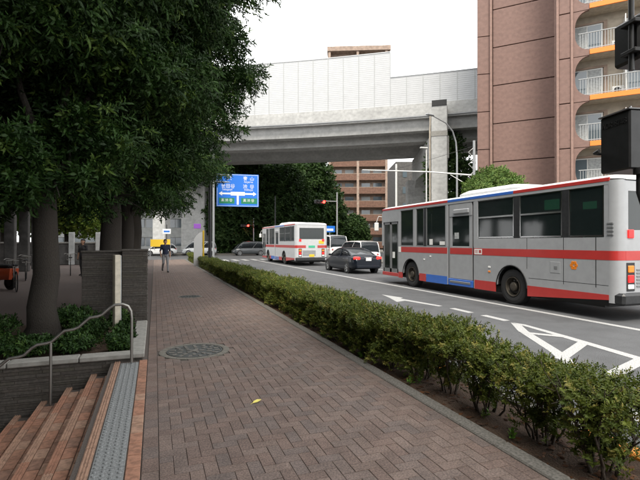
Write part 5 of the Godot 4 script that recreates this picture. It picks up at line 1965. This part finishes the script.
func bikes() -> void:
	var proto: Node3D = null
	var spots := [[-4.4, 17.6, .35, "bicycle parked nearest the red scooter on the plaza"], [-5.2, 22.5, .2, "bicycle parked by the arcade pillars"], [-4.6, 23.6, .3, "bicycle parked by the arcade pillars"], [-3.9, 25.0, .15, "bicycle parked beside the standing person on the plaza"], [-4.9, 25.6, .3, "bicycle parked by the arcade pillars"]]
	for q in spots:
		if proto == null:
			proto = thing("bicycle", q[3], "bicycle", V(q[0], 0, -q[1]), q[2], "bicycles parked on the plaza")
			for z in [-.52, .52]:
				var w := MB.new()
				var pts := []
				for k in 25: pts.append(V(0, .33 + sin(TAU * k / 24) * .32, z + cos(TAU * k / 24) * .32))
				w.tube(pts, [.018], 6, false)
				var wh := part("wheel", w, M.rubber, proto)
				var s := MB.new()
				for k in 12: s.tube([V(0, .33, z), V(0, .33 + sin(TAU * k / 12) * .31, z + cos(TAU * k / 12) * .31)], [.003], 4, false)
				part("spokes", s, M.steel, wh)
			var f := MB.new()
			for e in [[V(0, .33, .52), V(0, .30, .06)], [V(0, .30, .06), V(0, .80, .18)], [V(0, .33, .52), V(0, .72, .16)], [V(0, .30, .06), V(0, .78, -.36)], [V(0, .74, .17), V(0, .86, -.34)], [V(0, .33, -.52), V(0, 1.0, -.32)]]: f.tube([e[0], e[1]], [.017], 6)
			part("frame", f, M.steel, proto)
			f = MB.new()
			f.tube([V(-.28, 1.02, -.15), V(-.2, 1.06, -.3), V(0, 1.02, -.33), V(.2, 1.06, -.3), V(.28, 1.02, -.15)], [.013], 6)
			part("handlebar", f, M.steel, proto)
			f = MB.new()
			f.box(V(0, .86, .2), V(.16, .07, .26), .03)
			part("saddle", f, M.black, proto)
			f = MB.new()
			for k in 6:
				f.tube([V(-.16 + k * .064, .72, -.68), V(-.16 + k * .064, .98, -.72)], [.006], 4)
				f.tube([V(-.16 + k * .064, .72, -.45), V(-.16 + k * .064, .98, -.40)], [.006], 4)
			f.tube([V(-.17, .98, -.73), V(.17, .98, -.73), V(.17, .98, -.40), V(-.17, .98, -.40), V(-.17, .98, -.73)], [.01], 5)
			f.slab(-.16, .16, .71, .73, -.68, -.44)
			part("basket", f, M.steel, proto)
		else:
			copy(proto, q[3], V(q[0], 0, -q[1]), q[2])
	var s := thing("scooter", "red orange motor scooter parked under the trees on the plaza", "scooter", V(-5.1, 0, -18.4), .9)
	for z in [-.6, .6]: wheel(s, V(.05, .24, z), .24, .1, 1, true)
	var b := MB.new()
	b.loft([[V(.16, .35, .75), V(.16, .72, .80), V(-.16, .72, .80), V(-.16, .35, .75)], [V(.2, .32, .1), V(.2, .74, .1), V(-.2, .74, .1), V(-.2, .32, .1)], [V(.18, .28, -.1), V(.18, .36, -.1), V(-.18, .36, -.1), V(-.18, .28, -.1)], [V(.18, .28, -.4), V(.18, .36, -.42), V(-.18, .36, -.42), V(-.18, .28, -.4)]])
	part("body", b, M.scooter_red, s)
	b = MB.new()
	b.box(V(0, .68, -.5), V(.38, .7, .1), .04, Basis(Vector3.RIGHT, .25))
	part("leg_shield", b, M.scooter_red, s)
	b = MB.new()
	b.box(V(0, .80, .42), V(.3, .12, .62), .05)
	part("seat", b, M.black, s)
	b = MB.new()
	b.tube([V(0, .4, -.6), V(0, 1.02, -.45)], [.03], 8)
	b.tube([V(-.3, 1.05, -.36), V(0, 1.04, -.45), V(.3, 1.05, -.36)], [.016], 6)
	part("handlebar", b, M.black, s)
	b = MB.new()
	b.lathe([Vector2(.08, 0), Vector2(.06, .04), Vector2(.001, .05)], 14, Transform3D(Basis(Vector3.RIGHT, -PI / 2), V(0, .92, -.56)))
	part("headlight", b, M.chrome, s)

# ---------- people ----------
func figure(label: String, at: Vector3, yaw: float, shirt: Color, trousers: Color, step: float) -> void:
	var skin := Color(.42, .25, .17)
	var shoe := Color(.02, .02, .02)
	var hipL := V(-.09, .93, 0)
	var hipR := V(.09, .93, 0)
	var kneeL := V(-.10, .50, -.10 * step)
	var kneeR := V(.10, .50, -.02 * step)
	var ankL := V(-.10, .08, -.16 * step)
	var ankR := V(.10, .09 + .03 * step, .22 * step)
	var shL := V(-.19, 1.42, .0)
	var shR := V(.19, 1.42, .0)
	var elL := V(-.25, 1.13, .08 * step)
	var elR := V(.25, 1.13, .02)
	var haL := V(-.25, .90, .0 * step)
	var haR := V(.25, .92, -.14 * step)
	var bones := [
		[V(0, 1.0, 0), V(0, 1.22, 0), .145, .15, shirt], [V(-.06, 1.30, 0), V(.06, 1.30, 0), .14, .14, shirt], [shL, shR, .065, .065, shirt], [V(0, .95, .01), V(0, 1.02, .0), .145, .14, trousers],
		[V(0, 1.45, .0), V(0, 1.54, -.01), .055, .052, skin], [V(0, 1.62, -.015), V(0, 1.66, -.005), .082, .092, skin], [V(0, 1.56, -.05), V(0, 1.60, -.04), .05, .06, skin], [V(0, 1.605, -.11), V(0, 1.63, -.10), .013, .010, skin],
		[V(-.088, 1.60, .0), V(-.088, 1.64, .0), .016, .018, skin], [V(.088, 1.60, .0), V(.088, 1.64, .0), .016, .018, skin],
		[shL, elL, .056, .046, shirt], [shR, elR, .056, .046, shirt], [elL, haL, .040, .030, skin], [elR, haR, .040, .030, skin],
		[haL, haL + V(.01, -.09, -.02), .032, .026, skin], [haR, haR + V(-.01, -.09, -.02), .032, .026, skin],
		[hipL, kneeL, .088, .064, trousers], [hipR, kneeR, .088, .064, trousers], [kneeL, ankL, .062, .045, trousers], [kneeR, ankR, .062, .045, trousers],
		[ankL + V(0, -.035, .03), ankL + V(0, -.05, -.14), .042, .036, shoe], [ankR + V(0, -.035, .03), ankR + V(0, -.05, -.14), .042, .036, shoe]]
	for s in [-1, 1]:      # fingers
		var hb: Vector3 = haL if s < 0 else haR
		for k in 4: bones.append([hb + V(0, -.08, -.045 + k * .02), hb + V(-s * .012, -.155 + absf(k - 1.5) * .008, -.055 + k * .02), .010, .009, skin])
		bones.append([hb + V(-s * .005, -.03, -.03), hb + V(-s * .02, -.10, -.07), .012, .009, skin])
	var t := thing("person", label, "person", at, yaw)
	part("body", surface_net(bones, .018, .022), mat("cloth_%d" % taken["person"], Color(1, 1, 1), .9, 0, "", 1, 0, true), t)
	var hair := [[V(0, 1.655, .02), V(0, 1.69, .0), .098, .092, Color(.015, .012, .01)], [V(0, 1.60, .055), V(0, 1.62, .05), .06, .07, Color(.015, .012, .01)]]
	part("hair", surface_net(hair, .02, .02), M.black, t)
	var eyes := MB.new()
	for s in [-1, 1]: eyes.box(V(s * .034, 1.635, -.094), V(.022, .010, .012), .003)
	part("eyes", eyes, M.black, t)
	var mouth := MB.new()
	mouth.box(V(0, 1.565, -.098), V(.04, .008, .012), .003)
	part("mouth", mouth, M.lamp_red_off, t)

func surface_net(bones: Array, cell: float, k: float) -> MB:
	var lo := Vector3.ONE * 1e9
	var hi := -lo
	for b in bones:
		var r := Vector3.ONE * (maxf(b[2], b[3]) + cell * 2.5)
		lo = lo.min(b[0] - r).min(b[1] - r); hi = hi.max(b[0] + r).max(b[1] + r)
	var n := Vector3i(((hi - lo) / cell).ceil()) + Vector3i.ONE
	var d := PackedFloat32Array()
	d.resize(n.x * n.y * n.z); d.fill(1.0)
	var cn := PackedInt32Array()
	cn.resize(d.size())
	var best := d.duplicate()
	for bi in bones.size():
		var b: Array = bones[bi]
		var a: Vector3 = b[0]
		var ab: Vector3 = b[1] - a
		var l2 := maxf(ab.length_squared(), 1e-9)
		var r := Vector3.ONE * (maxf(b[2], b[3]) + cell * 2.2 + k)
		var i0 := Vector3i(((a.min(b[1]) - r - lo) / cell).floor()).clamp(Vector3i.ZERO, n - Vector3i.ONE)
		var i1 := Vector3i(((a.max(b[1]) + r - lo) / cell).ceil()).clamp(Vector3i.ZERO, n - Vector3i.ONE)
		for z in range(i0.z, i1.z + 1):
			for y in range(i0.y, i1.y + 1):
				for x in range(i0.x, i1.x + 1):
					var p := lo + Vector3(x, y, z) * cell
					var f := clampf((p - a).dot(ab) / l2, 0, 1)
					var v: float = (p - a - ab * f).length() - lerpf(b[2], b[3], f)
					var i := x + n.x * (y + n.y * z)
					if v < best[i]:
						best[i] = v; cn[i] = bi
					var o := d[i]
					var hh := maxf(k - absf(o - v), 0.0) / k
					d[i] = minf(o, v) - hh * hh * k * .25
	var m := MB.new()
	var vert := {}
	var cell_vert := func(x: int, y: int, z: int) -> Vector3:
		var key := Vector3i(x, y, z)
		if vert.has(key): return vert[key]
		var sum := Vector3()
		var cnt := 0
		for e in [[0, 1], [2, 3], [4, 5], [6, 7], [0, 2], [1, 3], [4, 6], [5, 7], [0, 4], [1, 5], [2, 6], [3, 7]]:
			var pa := Vector3i(x + (e[0] & 1), y + ((e[0] >> 1) & 1), z + (e[0] >> 2))
			var pb := Vector3i(x + (e[1] & 1), y + ((e[1] >> 1) & 1), z + (e[1] >> 2))
			var va := d[pa.x + n.x * (pa.y + n.y * pa.z)]
			var vb := d[pb.x + n.x * (pb.y + n.y * pb.z)]
			if (va < 0) != (vb < 0):
				sum += Vector3(pa).lerp(Vector3(pb), va / (va - vb)); cnt += 1
		vert[key] = lo + (sum / maxi(cnt, 1)) * cell
		return vert[key]
	var grad := func(p: Vector3) -> Vector3:
		var q := Vector3i(((p - lo) / cell).round()).clamp(Vector3i.ONE, n - Vector3i.ONE * 2)
		var i := q.x + n.x * (q.y + n.y * q.z)
		return Vector3(d[i + 1] - d[i - 1], d[i + n.x] - d[i - n.x], d[i + n.x * n.y] - d[i - n.x * n.y]).normalized()
	for z in range(1, n.z - 1):
		for y in range(1, n.y - 1):
			for x in range(1, n.x - 1):
				var i := x + n.x * (y + n.y * z)
				var s := d[i] < 0
				for ax in 3:
					var j: int = i + [1, n.x, n.x * n.y][ax]
					if s == (d[j] < 0): continue
					var q := []
					for w in [[0, 0], [-1, 0], [-1, -1], [0, -1]]:
						var p := [x, y, z]
						p[(ax + 1) % 3] += w[0]; p[(ax + 2) % 3] += w[1]
						q.append(cell_vert.call(p[0], p[1], p[2]))
					m.col = bones[cn[i if s else j]][4]
					if not s: q.reverse()
					var g := []
					for p in q: g.append(grad.call(p))
					m.stri(q[0], q[1], q[2], g[0], g[1], g[2])
					m.stri(q[0], q[2], q[3], g[0], g[2], g[3])
	return m

func people() -> void:
	figure("person in navy shirt and grey trousers walking on the brick pavement", V(.52, 0, -25.6), PI + .12, Color(.02, .028, .06), Color(.22, .22, .23), 1.6)
	figure("person in dark clothes standing beside parked bicycles on the plaza", V(-3.25, 0, -24.2), PI * .8, Color(.03, .03, .032), Color(.03, .03, .035), .2)
